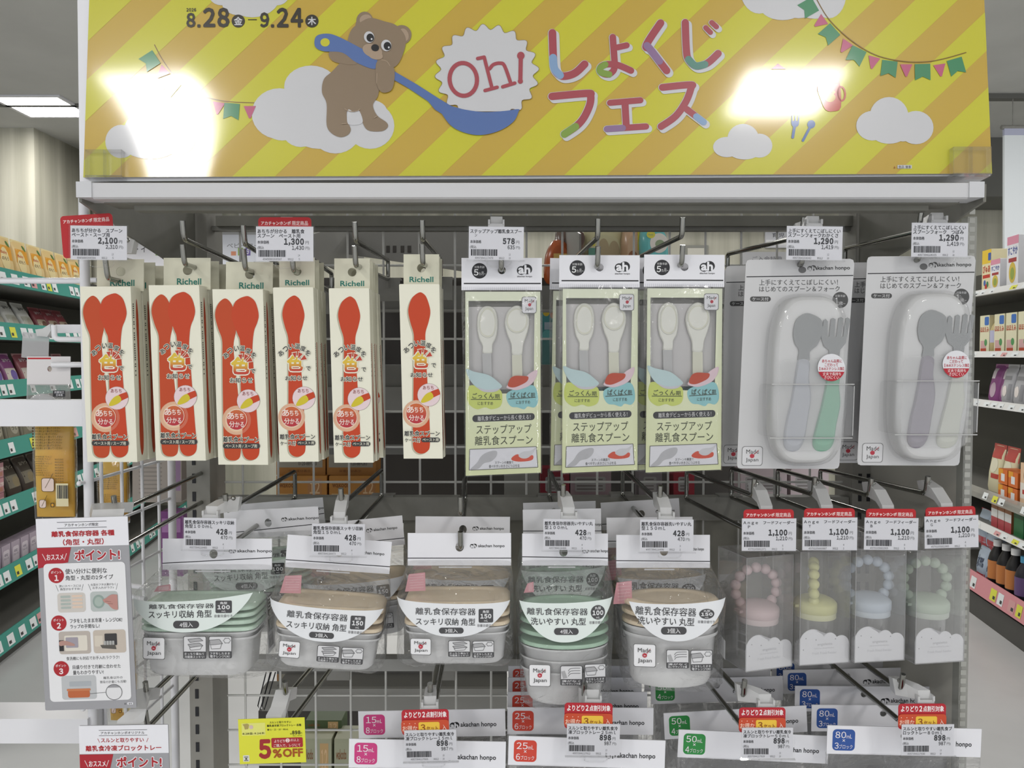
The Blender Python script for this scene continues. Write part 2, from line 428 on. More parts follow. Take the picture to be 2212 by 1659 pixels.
# shelf that carries the sign
sh = thing('header_shelf', 'white-fronted top shelf under the yellow sign on grey brackets', 'shelf', (0.02, .81, P(1106, 430, .81).z))
def spart(name, fn):
    b = B(); fn(b); o = b.build(name, sh); o.matrix_parent_inverse = Matrix.Translation(-Vector(sh.location)); return o
ZR0, ZR1 = P(1106, 429, .81).z, P(1106, 391, .81).z
def railf(b):
    x0 = (206 - CX) / F * .81; x1 = (2085 - CX) / F * .81
    pr = [(.818, ZR1), (.81, ZR1 - .002), (.81, ZR0 + .0015), (.8125, ZR0), (.83, ZR0), (.83, ZR1)]
    b.loft([[(x, y, z) for y, z in pr] for x in (x0, x1)], C('c9c9cb', .35), smooth=False)
spart('front_rail', railf)
for a, c in ((173, 206), (2085, 2117)):
    def cap(b):
        x0 = (a - CX) / F * .81; x1 = (c - CX) / F * .81
        b.mbox((x0, .8085, ZR0 + .001), (x1, .84, ZR1 - .0008), C('cacbce', .35))
    spart('end_cap', cap)
spart('shelf_tray', lambda b: (b.mbox((-.415, .83, ZR0 - .001), (.455, .862, ZR1 - .002), DK), b.mbox((-.39, .842, ZR0 - .006), (.43, .86, ZR0 - .001), DK)))
for X in (XL + .006, XR - .020):
    def brk(b):
        Z = lambda y, Y: P(1106, y, Y).z
        pr = [(.815, ZR1 - .002), (.815, Z(436, .815)), (.835, Z(452, .835)), (.87, Z(480, .87)), (.92, Z(512, .92)), (1.0, Z(555, 1.0)), (1.06, Z(586, 1.06)), (1.105, Z(600, 1.105)), (1.105, Z(430, 1.105)), (.9, ZR1 - .002)]
        b.loft([[(x, y, z) for y, z in pr] for x in (X - .0015, X + .0015)], DK, smooth=False)
    spart('bracket', brk)

# ================================================================ the yellow sign
ang = radians(5.0)
sign = thing('header_sign', 'wide glossy yellow striped festival sign with a bear carrying a blue ladle', 'sign', P(1106, 381, .832), (-ang, 0, 0))
WX = []
def glossy(h):
    """printed sheet under glossy laminate, slightly warped near its lower left corner"""
    k = 'lam_' + h
    if k in MC: return MC[k]
    m, nt, b = newmat(k)
    b.inputs['Base Color'].default_value = tuple(v * .8 for v in rgb(h)[:3]) + (1,); b.inputs['Roughness'].default_value = .3; b.inputs['Specular IOR Level'].default_value = .3
    b.inputs['Coat Weight'].default_value = 1.0; b.inputs['Coat Roughness'].default_value = 0.085; b.inputs['Coat IOR'].default_value = 1.5
    tc = nt.nodes.new('ShaderNodeTexCoord'); sp = nt.nodes.new('ShaderNodeSeparateXYZ'); nt.links.new(tc.outputs['Object'], sp.inputs[0])
    def math(op, a, c=None, clamp=False):
        n = nt.nodes.new('ShaderNodeMath'); n.operation = op; n.use_clamp = clamp
        for i, v in enumerate((a, c)):
            if v is None: continue
            if isinstance(v, (int, float)): n.inputs[i].default_value = v
            else: nt.links.new(v, n.inputs[i])
        return n.outputs[0]
    X, Z = sp.outputs['X'], sp.outputs['Z']
    # sheet bows outward at the lower left: normal tips upward as z falls below 0.082 m
    mask = math('SUBTRACT', 1.0, math('MULTIPLY', math('ABSOLUTE', math('ADD', X, .345)), 11.0), True)
    d = math('MAXIMUM', math('SUBTRACT', 0.085, Z), 0.0)
    h = math('MULTIPLY', math('MULTIPLY', math('MULTIPLY', d, d), .56), math('SMOOTH_MIN', mask, .5))
    nz = nt.nodes.new('ShaderNodeTexNoise'); nz.inputs['Scale'].default_value = 5.0; nt.links.new(tc.outputs['Object'], nz.inputs['Vector'])
    hh = math('ADD', h, math('MULTIPLY', nz.outputs['Fac'], .0003))
    bp = nt.nodes.new('ShaderNodeBump'); bp.inputs['Strength'].default_value = 1.0; bp.inputs['Distance'].default_value = 1.0
    nt.links.new(hh, bp.inputs['Height']); nt.links.new(bp.outputs[0], b.inputs['Coat Normal'])
    MC[k] = m
    return m
YEL, YEO = glossy('d9d43c'), glossy('d4b24a')
GW, GB, GI, GG, GP = glossy('dddde0'), glossy('5f7bb6'), glossy('3a352e'), glossy('4a9468'), glossy('cd6488')
BRN, BRL, GRD, GLB = glossy('97836c'), glossy('b8a18a'), glossy('b4525c'), glossy('90b0d6')
GPU, GTE, GLG, GRE = glossy('9a7aa2'), glossy('64988a'), glossy('8cab4c'), glossy('cd5240')
b = B().on(sign)
TLx, TRx, BLx, BRx = 196, 2124, 180, 2143
b.prism([(TLx, -95), (TRx - 2, -95), (BRx, 375), (BLx, 383)], 0, .004, YEO, side=WHITE)
def inside(x, y):
    """keep stripes inside the sheet"""
    return y
# diagonal stripes: light bands run up to the right
def clip(poly, a, c, keep):
    out = []
    for p, q in zip(poly, poly[1:] + poly[:1]):
        fp, fq = keep(p), keep(q)
        if fp >= 0: out.append(p)
        if (fp >= 0) != (fq >= 0):
            t = fp / (fp - fq); out.append((p[0] + (q[0] - p[0]) * t, p[1] + (q[1] - p[1]) * t))
    return out
sheet = [(TLx, -95), (TRx - 2, -95), (BRx, 375), (BLx, 383)]
def stripe(x0, x1):
    """light band whose edges meet the foot of the sheet at x0..x1"""
    s_ = 1.06
    pl = [(x0, 383), (x1, 383), (x1 + 470 * s_, 383 - 470), (x0 + 470 * s_, 383 - 470)]
    for e0, e1 in zip(sheet, sheet[1:] + sheet[:1]):
        pl = clip(pl, None, None, lambda p: (e1[0] - e0[0]) * (p[1] - e0[1]) - (e1[1] - e0[1]) * (p[0] - e0[0])) if pl else pl
    if len(pl) > 2: b.pol(pl, YEL, 1)
for i in range(-4, 13): stripe(500 + 178.5 * i, 500 + 178.5 * i + 92)
def cloud(*e):
    for (x, y, rx, ry) in e: b.ell(x, y, rx, ry, GW, 3)
cloud((545, -12, 62, 50), (478, -20, 30, 32), (600, -20, 28, 32), (520, 8, 40, 26))
cloud((672, 188, 58, 46), (604, 246, 60, 55), (690, 262, 72, 60), (725, 280, 55, 52), (800, 272, 52, 50), (650, 270, 45, 48), (610, 270, 40, 34), (790, 240, 46, 26))
cloud((320, 275, 50, 34), (262, 306, 34, 36), (325, 310, 62, 34), (385, 305, 36, 30))
cloud((1605, 300, 34, 32), (1570, 318, 30, 22), (1640, 315, 28, 26), (1608, 322, 38, 23))
cloud((1920, 252, 42, 42), (1884, 272, 35, 32), (1978, 276, 38, 36), (1920, 285, 40, 26), (1950, 278, 30, 28))
cloud((1725, -20, 60, 60), (1640, -25, 42, 55), (1690, 12, 50, 32), (1790, -15, 38, 55), (1760, 5, 50, 36))
# dates
for t_, x0, y0, x1, y1 in (('2026', 403, 18, 424, 25.5), ('8', 403, 28, 422.5, 60), ('28', 439, 17, 496, 60), ('9', 562, 27, 582, 60), ('24', 598, 17, 655, 60)):
    b.txt(t_, x0, y0, x1, y1, GI, 4, .05)
for x in (430, 589): b.rrect(x - 3.5, 53, x + 3.5, 60, 2, GI, 4)
for x, t_ in ((515, '金'), (674, '木')):
    b.ell(x, 46, 14.3, 14, GI, 4); b.txt(t_, x - 9, 37, x + 9, 55, GW, 5, .04)
b.rect(536, 42, 555, 44, GI, 4)
# bunting
def flag(x, y, a, mat, kind, s=1.0):
    co, si = cos(a), sin(a); pts = [(-19, 2), (19, 2), (19, 42), (0, 33), (-19, 42)] if kind else [(-15, 3), (15, 3), (2, 33), (-2, 33)]
    b.pol([(x + (p * co - q * si) * s, y + (p * si + q * co) * s) for p, q in pts], mat, 5)
STR = glossy('8a6a2c')
r1 = sm([(1764, 0), (1790, 42), (1835, 85), (1890, 119), (1950, 133), (2000, 134), (2040, 127), (2086, 114)], 6, False)
b.line(r1, 2, STR, 5)
for x, y, a, kd in ((1762, 8, 1.05, 1), (1783, 40, .95, 0), (1805, 62, .85, 1), (1833, 89, .6, 0), (1857, 104, .45, 1), (1889, 121, .25, 0), (1922, 130, .12, 1), (1957, 137, 0, 0), (1992, 137, -.02, 1), (2028, 137, -.15, 0), (2060, 126, -.28, 1)):
    flag(x, y, a, GG if kd else GP, kd, .88)
r2 = sm([(334, 97), (352, 130), (380, 168), (420, 200), (480, 218), (559, 223)], 6, False)
b.line(r2, 2, STR, 2)
for x, y, a, kd in ((340, 122, 1.0, 1), (361, 148, .8, 0), (380, 172, .7, 1), (474, 219, .15, 0), (502, 222, .08, 1), (540, 227, 0, 0)):
    flag(x, y, a, GG if kd else GP, kd, .88)
# bear with ladle
b.line([(714, 98), (790, 128)], 2, GB, 6)
b.ell(788, 57, 20, 20, BRN, 6); b.ell(788, 46, 18, 20, BRN, 6); b.ell(868, 76, 21, 21, BRN, 6)
b.ell(790, 43, 13, 10.5, BRL, 7, -.3); b.ell(873, 76, 9.5, 14, BRL, 7, -.35)
b.pol(sm([(775, 52), (800, 40), (830, 47), (858, 57), (877, 85), (868, 125), (850, 147), (815, 148), (775, 128), (752, 100), (758, 68)]), BRN, 8)
b.pol(sm([(742, 130), (760, 118), (830, 125), (846, 140), (822, 190), (816, 210), (806, 228), (815, 250), (835, 265), (838, 275), (825, 284), (795, 282), (782, 262), (775, 240), (764, 243), (750, 241), (751, 262), (758, 280), (752, 292), (735, 297), (716, 288), (706, 270), (706, 225), (696, 200), (700, 172), (718, 155)]), BRN, 7)
b.pol(sm([(712, 113), (740, 112), (765, 125), (770, 140), (735, 138), (716, 130)]), BRN, 9)
b.pol(sm([(752, 238), (765, 243), (776, 240), (784, 262), (775, 270), (752, 268)]), GW, 7)
# ladle
b.pol(sm([(680, 90), (686, 78), (706, 74), (728, 79), (770, 100), (812, 125), (810, 150), (770, 136), (740, 115), (700, 112), (683, 104)]), GB, 10)
b.ell(703, 93, 10, 9, YEL, 11)
b.pol([(850, 154), (900, 183), (950, 215), (975, 230), (1000, 237), (960, 250), (940, 238), (925, 220), (880, 190), (852, 174)], GB, 10)
b.pol(sm([(945, 222), (985, 234), (1040, 243), (1090, 241), (1119, 237), (1120, 243), (1108, 265), (1075, 285), (1030, 293), (985, 280), (960, 255)]), GB, 12)
b.pol(sm([(815, 135), (832, 129), (850, 145), (853, 170), (846, 196), (826, 201), (815, 185), (812, 155)]), BRN, 13)
b.line(sm([(824, 131), (836, 134), (843, 144)], 5, False), 1.2, BRL, 14); b.line([(815, 160), (814, 182)], 1.2, BRL, 14)
b.line(sm([(745, 236), (757, 242), (772, 241), (778, 237)], 5, False), 1.5, BRL, 14); b.line([(739, 269), (750, 268)], 1.5, BRL, 14); b.line([(809, 256), (815, 252)], 1.5, BRL, 14)
for x, y in ((798, 82), (835, 100)):
    b.ell(x, y, 11, 12.5, GW, 14, -.2); b.ell(x + 2.5, y + 1.5, 8, 9, glossy('232326'), 15, -.2); b.ell(x + 5.5, y + 4.5, 2, 2.2, GW, 16)
b.ell(805, 111, 22, 14, BRL, 11, .35); b.ell(812, 121, 16, 9, BRL, 12, .2); b.ell(811, 105, 8.5, 7.5, glossy('232326'), 15, .2)
# scalloped badge
pts = []
for i in range(20 * 8):
    a = 2 * pi * i / 160; r = 102 + 6.5 * cos(20 * a + 1.6)
    pts.append((1052 + 1.04 * r * cos(a), 158 + 0.97 * r * sin(a)))
pts = [(x, min(y, 242)) if x < 1105 else (x, min(y, 247)) for x, y in pts]
b.pol(pts, GW, 9)
b.line(pts[:], .9, BRN, 10, False, True)
b.ring(ellp(1001, 173, 34, 40, 32, -.12), 9, GRD, 13)
for l_ in ([(1032, 128), (1046, 125), (1063, 192)], [(1048, 197), (1074, 190)], [(1058, 150), (1066, 141), (1080, 138), (1090, 144), (1104, 183)], [(1086, 189), (1112, 181)]): b.line(sm(l_, 4, False) if len(l_) > 4 else l_, 7.5, GRD, 13)
b.line([(1125, 122), (1124, 177)], 9, GRD, 13); b.ell(1125, 122, 8, 8.5, GRD, 13); b.ell(1124, 177, 5.5, 5.5, GRD, 13)
# festival lettering, white drop edge under red strokes
z = lambda pts: [(1170 + x / 5.395, 20 + y / 5.395) for x, y in pts]
strokes = [(z([(125, 280), (135, 560), (150, 700), (215, 775), (300, 780), (400, 740), (500, 645)]), 16.5), (z([(828, 330), (845, 560), (850, 650), (835, 720), (770, 765), (690, 740), (680, 690), (720, 655), (800, 645), (900, 660), (1040, 720)]), 14), (z([(880, 450), (990, 425)]), 13),
           (z([(1385, 165), (1220, 420), (1270, 480), (1455, 720)]), 16), (z([(1672, 160), (1685, 480), (1710, 590), (1790, 665), (1890, 650), (1960, 610), (2055, 520)]), 15.5), (z([(1910, 220), (1965, 275)]), 11), (z([(1980, 160), (2035, 210)]), 11),
           (z([(120, 1020), (530, 985), (570, 1010), (560, 1120), (490, 1270), (400, 1370), (265, 1460)]), 16), (z([(795, 1095), (1150, 1065)]), 13), (z([(970, 1085), (985, 1370)]), 15), (z([(760, 1400), (1215, 1370)]), 13.5),
           (z([(1405, 915), (1730, 885), (1740, 920), (1680, 1080), (1560, 1250), (1390, 1370)]), 15), (z([(1690, 1170), (1885, 1320)]), 14)]
for pts, w in strokes:
    q = sm(pts, 5, False) if len(pts) > 2 else pts
    b.line([(x + 5, y + 5) for x, y in q], w + 3.5, GW, 5); b.line([(x - .5, y) for x, y in q], w + 2, GW, 5)
    b.line(q, w, GRD, 7)
for pts, w, m_ in ((z([(133, 570), (150, 700), (215, 775)]), 16.6, GLB), (z([(785, 765), (690, 740), (680, 690), (740, 650)]), 14.1, GLG), (z([(1225, 430), (1270, 480), (1370, 610)]), 16.1, GPU), (z([(1710, 590), (1790, 665), (1900, 648)]), 15.6, GTE), (z([(395, 1372), (265, 1460)]), 16.1, GLG), (z([(760, 1400), (945, 1388)]), 13.6, GPU), (z([(1800, 1255), (1885, 1320)]), 14.1, GLB)):
    b.line(sm(pts, 5, False) if len(pts) > 2 else pts, w, m_, 8)
# mug, fork, spoon, cup cake
b.pol(sm([(1765, 188), (1782, 178), (1807, 175), (1814, 182), (1816, 232), (1800, 241), (1783, 238), (1772, 215)], 3), GRE, 5); b.ring(ellp(1817, 203, 10, 17, 24, -.1), 4, GRE, 5)
b.ell(1792, 211, 12, 10, YEO, 6); b.ell(1786, 202, 3.5, 3.5, YEO, 6); b.ell(1800, 200, 3.5, 3.5, YEO, 6); b.line([(1768, 192), (1790, 186), (1808, 180)], 1.2, YEO, 6)
for x in (1711, 1718, 1725): b.line([(x, 251), (x - 1, 266)], 3, GB, 5)
b.ell(1717, 268, 8, 7, GB, 5); b.line([(1716, 272), (1712, 297)], 6, GB, 5)
b.ell(1752, 269, 8.5, 9, GB, 5, .4); b.line([(1750, 274), (1734, 304)], 5.5, GB, 5)
b.pol([(1665, 150), (1680, 138), (1698, 150)], GP, 5)
# small print
b.rect(1938, 357, 1969, 364.5, GW, 5); b.txt('食品', 1940, 358, 1952, 364, GI, 6); b.txt('催事', 1955, 358, 1967, 364, GI, 6); b.pol([(1930, 364), (1932, 359), (1934, 364)], glossy('a8642c'), 5)
b.build('printed_sheet', sign)
b = B().on(sign); b.prism([(161, -95), (TRx, -95), (BRx + 2, 377), (167, 389)], .0045, .03, WHITE); b.build('backing_panel', sign)
ACR2 = clear('pocket_acrylic', (1, 1, 1), .7, .03, 0, 1, .04)
for x0, x1, y0, y1 in ((193, 271, 329, 386), (2050, 2131, 323, 381)):
    b = B().on(sign); b.box(x0, y0, x1, y1, -.009, -.0075, ACR2); b.box(x0, y1 - 2, x1, y1 + 4, -.009, .004, ACR2); b.box(x0, y0, x1, y0 + 2.5, -.0075, -.001, ACR2)
    b.box(x0, y0, x0 + 2, y1, -.0078, -.001, ACR2); b.box(x1 - 2, y0, x1, y1, -.0078, -.001, ACR2); b.box((x0 + x1) / 2 - 1, y0, (x0 + x1) / 2 + 1, y1, -.0078, -.002, ACR2)
    b.build('clear_pocket', sign)
# ================================================================ hooks
HOOK_MOUNT = noisy('grey_hook_plate', '85847f', '8d8c88', (20, 20, 20), .4)
def V(px, py, Y): return P(px, py, Y)
def hook(label, tip, back, yt, yb=YG - .02, drop=.045, up=.019, low=(0, 0.0), r=.0029, mount=True, lowlen=1.0, group='chrome double peg hooks', rise=.02):
    """double wire hook: tip = bend of the upper wire (pixels), back = its rear end (pixels); the wire drops and comes forward again as the lower prong"""
    a, c = P(tip[0], tip[1], yt), P(back[0], back[1], yb)
    t = thing('peg_hook', label, 'hook', c, (0, 0, 0), group)
    b = B(); L = lambda v: Vector(v) - c
    u0 = a + Vector((0, -.004, up))
    dn = c + Vector((0, 0, -drop))
    lf = dn + (a - c) * lowlen + Vector((low[0], 0, low[1]))
    lt = lf + Vector((0, -.005, rise))
    b.tube([L(u0), L(a), L(c), L(dn), L(lf), L(lt)], r, CHROME, 8, True, .006)
    b.build('wire', t)
    if mount:
        m = B(); z = -drop - .012
        m.mbox((-.016, .0, z - .018), (.016, .004, z + .012), HOOK_MOUNT); m.mbox((-.016, .0, z + .012), (.016, .024, z + .014), HOOK_MOUNT)
        m.tube([(0, .001, -drop), (0, .001, z)], .003, HOOK_MOUNT, 8)
        m.build('mount_plate', t)
    return a, lf, lt
# ================================================================ price tags
random.seed(5)
CARDP = C('e2e2e8', .45); TAGINK = C('2c2c32', .5); CLIPM = clear('frosted_clip', (1, 1, 1), .8, .2, 0, 1, .8, 'f2f4f6')
def bars(b, x0, x1, y0, y1, mat, L, seed):
    rnd = random.Random(seed); x = x0
    while x < x1 - 1:
        w = rnd.choice((.9, 1.5, 2.2, 3.2)); b.rect(x, y0, min(x + w, x1), y1, mat, L); x += w + rnd.choice((.6, .8, .9))
def price_tag(label, x, y, Y, t1, t2, price, tax, code, roll=0.0, yaw=0.0, tail=('12', '10'), red=None, hookpt=None, w=123, clipside=0, group='shelf price tags', gap=0):
    """x, y: upper left corner of the white card in pixels"""
    t = thing('price_tag', label, 'price tag', P(x, y, Y), (0, roll, yaw), group)
    k = Y / F
    h = B(k).on(t)
    s = w / 123.0
    co, si = cos(roll), sin(roll)
    def Q(a, c): return (x + (a * co - c * si) * s, y + (a * si + c * co) * s)
    class T(B):
        def pg(self, px, py, d=0.0): return (px * k * s, d, -py * k * s)
    b = T(k * s); b.prism([(0, 0), (123, 0), (123, 74), (0, 74)], 0, .0004, CARDP)
    n1 = len(t1); b.txt(t1, 3, 5.5, 3 + min(115, 9.2 * n1 - (4 if 'Ange' in t1 else 0)), 15, TAGINK, 1, .035)
    if t2:
        if len(t2) == 1: b.txt(t2, 13.5, 16, 18.5, 22.5, TAGINK, 1, .02)
        else: b.txt(t2, 3, 15.2, 3 + min(115, 9.2 * len(t2)), 24.6, TAGINK, 1, .035)
    b.txt('本体価格', 3, 30, 28, 37.5, TAGINK, 1, .03); b.txt('(税込', 3, 42, 17, 49.5, TAGINK, 1, .01)
    pw = {3: 27, 5: 43}[len(price)]; b.txt(price, 103 - pw, 25, 103, 39 if len(price) == 3 else 41, TAGINK, 1, .075)
    b.txt('円', 106, 31, 113, 38, TAGINK, 1); tw = {3: 16, 5: 26}[len(tax)]
    b.txt(tax, 103 - tw, 41, 103, 50 if len(tax) == 3 else 51, TAGINK, 1, .04); b.txt('円)', 106, 43, 115, 50.5, TAGINK, 1)
    bars(b, 5, 64, 50.5, 65, TAGINK, 1, code)
    b.txt(code, 14, 67.6, 55, 72.2, TAGINK, 1); b.txt('9912', 68, 67.6, 80, 72.2, TAGINK, 1)
    for tt, yy in ((tail[0], 59.5), (tail[1], 67.6)):
        ww = 2.6 * len(tt) - (1.2 if '1' in tt else 0); b.txt(tt, 94 - ww, yy, 94, yy + 4.3, TAGINK, 1)
    pcard = b.build('price_card', t)
    b = T(k * s); b.prism([(-3, -2), (127, -2), (127, 76), (-3, 76)], -.0009, -.0006, SLEEVE)
    b.prism([(-4, 75), (128, 75), (128, 77.5), (-4, 77.5)], -.0025, .002, SLEEVE); b.prism([(-3, -2), (127, -2), (127, 76), (-3, 76)], .0006, .0009, SLEEVE) if False else None
    # little loop under the holder
    for p, q in (((42, 77), (42, 86)), ((42, 86), (50, 89)), ((50, 89), (86, 89)), ((86, 89), (94, 84)), ((94, 84), (96, 77))):
        b.tube([b.pg(*p, .0), b.pg(*q, .0)], .0007, SLEEVE, 6)
    hold_ = b.build('clear_holder', t); pcard.parent = hold_
    if red == 'limited' or red == 'limited_tilted':
        rt = -.075 if red == 'limited_tilted' else -.005
        ox, oy = (-24, -20) if red == 'limited_tilted' else (4, -20)
        class R(B):
            def pg(self, px, py, d=0.0):
                c_, s_ = cos(rt), sin(rt); X = ox + px * c_ - py * s_; Z = oy + px * s_ + py * c_
                return (X * k * s, d, -Z * k * s)
        r = R(k * s); W_ = 114
        r.prism(rr(0, 0, W_, 92, 8), .0012, .0018, RED); r.y0 = .0012
        r.txt('アカチャンホンポ', 6, 8.5, 70, 17, C('f0dedc'), 1, .035); r.txt('限定商品', 73, 8, 107, 17.5, C('f0dedc'), 1, .01)
        r.build('red_backing_card', t)
    if red == 'pair':
        class R(B):
            def pg(self, px, py, d=0.0): return (px * k * s, d, -py * k * s)
        r = R(k * s); r.prism(rr(-6, -47, 106, 14, 8), .0022, .0026, C('b02430')); r.y0 = .0022
        r.txt('よりどり', 0, -42, 40, -28, C('f2e6e6'), 1, .04); r.txt('2', 43, -42, 50, -28.5, C('f2e6e6'), 1, .05); r.txt('点割引対象', 52, -42, 101, -28, C('f2e6e6'), 1, .035); r.build('red_backing_card', t)
        r = R(k * s); r.prism(rr(-7, -23, 106, 8, 8), .0012, .0017, C('c24a2c')); r.y0 = .0012
        r.txt('お得な', -4, -10, 31, 4, C('f0c8b4'), 1, .02); r.rrect(34, -18, 84, 8, 4, C('e6bc40'), 1); r.txt('3', 39, -13, 50, 3, C('8c4a12'), 2, .03); r.txt('セット', 53, -8, 80, 3, C('8c4a12'), 2, .03); r.txt('入', 89, -11, 101, 3, C('f0d8cc'), 1)
        for q in (0, 13, 26): r.ell(q, -15, 1.1, 1.1, C('f0c8b4'), 1)
        r.build('orange_backing_card', t)
    if hookpt is not None:
        hp = t.matrix_world.inverted() @ Vector(hookpt) if False else None
        bpy.context.view_layer.update()
        hp = t.matrix_world.inverted() @ Vector(hookpt)
        top = Vector(T(k * s).pg(61, -1 - gap, .007 if red else .004)); mid = Vector((top.x * .6 + hp.x * .4, top.y * .6 + hp.y * .4 + .004, top.z + (hp.z - top.z) * .75 + .004))
        c_ = B(); rings = []
        for p, hw, hh in ((hp + Vector((0, .016, .002)), .0045, .006), (hp + Vector((0, .004, .003)), .0055, .0075), (mid, .0062, .006), (top + Vector((0, 0, .007)), .0062, .004), (top + Vector((0, -.001, -.004)), .0062, .0025)):
            rings.append([(p.x - hw, p.y - hh * .5, p.z - hh), (p.x + hw, p.y - hh * .5, p.z - hh), (p.x + hw, p.y + hh * .4, p.z + hh), (p.x - hw, p.y + hh * .4, p.z + hh)])
        c_.loft(rings, CLIPM, smooth=False)
        c_.mbox((top.x - .0085, top.y - .003, top.z - .003), (top.x + .0085, top.y + .003, top.z + .003), CLIPM)
        for sx in (-.0085, .0065): c_.mbox((top.x + sx, top.y - .004, top.z + .002), (top.x + sx + .002, top.y + .003, top.z + .007), CLIPM)
        c_.sph((hp.x, hp.y + .002, hp.z + .0095), .0028, CHROME, 10, 6)
        c_.build('clip', t)
    return t
# ================================================================ top row: boxed spoons
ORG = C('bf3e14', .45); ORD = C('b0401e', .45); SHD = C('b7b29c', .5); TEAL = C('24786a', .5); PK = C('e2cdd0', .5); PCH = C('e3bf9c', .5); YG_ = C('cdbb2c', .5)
KANJI = grad('yellow_to_red_ink', 'bc3a26', 'd9b83a', -.107, -.098)
BIG = grad('orange_to_crimson_ink', 'b22632', 'c8692e', -.165, -.145)
def spoon_box(o, L, R, proto):
    """prints of one box; all coordinates measured on the photograph"""
    pass
def arc(b, chars, size, m, L):
    for ch, x, y, a in chars:
        s = size / 2
        b.txt(ch, x - s - .9, y - s - .9, x + s + .9, y + s + .9, CREAM, L, .11, radians(a))
        b.txt(ch, x - s, y - s, x + s, y + s, m, L + 1, .03, radians(a))
def outl(b, t, x0, y0, x1, y1, m, L, bold=.03, ob=.11, g=1.2):
    b.txt(t, x0 - g, y0 - g, x1 + g, y1 + g, CREAM, L, ob); b.txt(t, x0, y0, x1, y1, m, L + 1, bold)
def rays(b, x, y, L):
    for a0, a1, r0, r1 in ((-112, -88, 9, 22), (-76, -52, 9, 23), (-42, -16, 10, 24)):
        c0, c1 = radians(a0), radians(a1); am = (c0 + c1) / 2
        pts = [(x + r0 * cos(am), y + r0 * sin(am)), (x + r1 * cos(c0), y + r1 * sin(c0)), (x + r1 * cos(c1), y + r1 * sin(c1))]
        cx, cyy = sum(p[0] for p in pts) / 3, sum(p[1] for p in pts) / 3
        b.pol([(cx + (p - cx) * 1.35, cyy + (q - cyy) * 1.35) for p, q in pts], CREAM, L); b.pol(pts, C('b8402c', .5), L + 1)
def common(b, small, big, br, ri):
    x, y, r = small
    b.ell(x, y, r + .6, r + .6, C('9a8a82', .5), 3); b.ell(x, y, r, r, PK, 4)
    dark = [(x + r * cos(a), y + r * sin(a)) for a in [radians(q) for q in range(-33, 3, 6)]]
    b.pol(sm([(x - 17, y + 14), (x - 8, y + 0), (x + 4, y - 6), (x + 10, y + 4), (x + 2, y + 12), (x - 12, y + 17)]), YG_, 6)
    b.pol([(x - 3, y - 3)] + [(x + 8, y - 9)] + dark + [(x + 9, y + 6)], ORG, 5)
    b.txt('あちち', x - 13, y - 20, x + 10.5, y - 11.5, C('8e3a34', .5), 6)
    X, Y_ = big
    b.ell(X, Y_, br, br * 1.02, PCH, 2)
    for q in (.98, .93, .88, .83): b.ring(ellp(X, Y_, br * q, br * q * 1.02, 36), .5, C('d29a84', .5), 3)
    b.ell(X, Y_ - 1, ri + 1.2, ri + 1.2, C('ecd8c6', .5), 3); b.ell(X, Y_ - 1, ri, ri, BIG, 4)
    W_ = C('f0dcd4', .5)
    b.txt('あ', X - 20, Y_ - 17, X - 5, Y_ - 2, W_, 5, .03); b.txt('ちち', X - 4, Y_ - 15, X + 15, Y_ - 3, W_, 5, .03); b.txt('が', X + 16, Y_ - 9, X + 20, Y_ - 5, C('cf7a4c', .5), 5)
    b.txt('分', X - 16, Y_ + 2, X - 4, Y_ + 15, W_, 5, .02); b.txt('かる', X - 3, Y_ + 3, X + 16, Y_ + 15, W_, 5, .02)
def side_face(b, o, x, y0, y1, D):
    """right-hand side of the box: orange spindle and a column of small print"""
    bpy.context.view_layer.update()
    X = b.pg(x, (y0 + y1) / 2)[0] + .0002; z0 = b.pg(x, y0)[2]; z1 = b.pg(x, y1)[2]; H = z0 - z1
    pr = [(.5, .05), (.58, .1), (.63, .2), (.6, .35), (.62, .6), (.7, .8), (.66, .93), (.5, .975), (.36, .93), (.33, .8), (.42, .6), (.44, .35), (.4, .2), (.44, .1)]
    b.add([(X, D * u, z0 - H * v) for u, v in sm(pr, 4)], [tuple(range(56))], ORD)
    rnd = random.Random(3)
    for i in range(34):
        z = z0 - H * (.08 + .013 * i)
        if rnd.random() < .8: b.add([(X, D * u, zz) for u, zz in ((.12, z), (.22, z), (.22, z - H * .007), (.12, z - H * .007))], [(0, 1, 2, 3)], INK)
def shell(b, hd, hole, hr, fr, D, r=3):
    (hx0, hy0, hx1), (fx0, fy0, fx1, fy1) = hd, fr
    b.prism([(fx0, fy0), (fx1, fy0), (fx1, fy1), (fx0, fy1)], 0, D, CREAM)
    return b
# --- two-spoon box, measured on the second stack
D2 = .024
two = thing('spoon_box', 'x', 'spoon box', P(387, 579, .872), (0, -.025, 0), 'boxed twin spoons')
b = B().on(two)
qx = lambda x, y: x - (y - 616) * .045      # straightens the lean of the photographed box for plain outlines
b.prism([(321, 616), (430, 616), (444.5, 995), (337, 995)], 0, D2, CREAM)
spL = sm([(350, 636), (334, 648), (327.5, 671.5), (334, 700), (343, 725), (344, 760), (345, 817), (346.5, 880), (347.5, 925), (350, 970), (357, 983), (368.5, 986), (380, 983), (385, 970), (384.8, 931), (382, 880), (377, 828), (370, 770), (368, 733), (373, 700), (366, 655)])
spR = sm([(393, 631), (372, 642), (363, 669.6), (368, 692), (377, 714), (382.5, 735), (384, 817), (386.5, 880), (388.6, 925), (388.6, 964), (395, 980), (407, 985), (420, 980), (425.5, 964), (422, 922), (418, 870), (414, 817), (409.5, 760), (409, 735), (412, 706), (419, 687), (421.6, 669.6), (415, 645), (405, 634)])
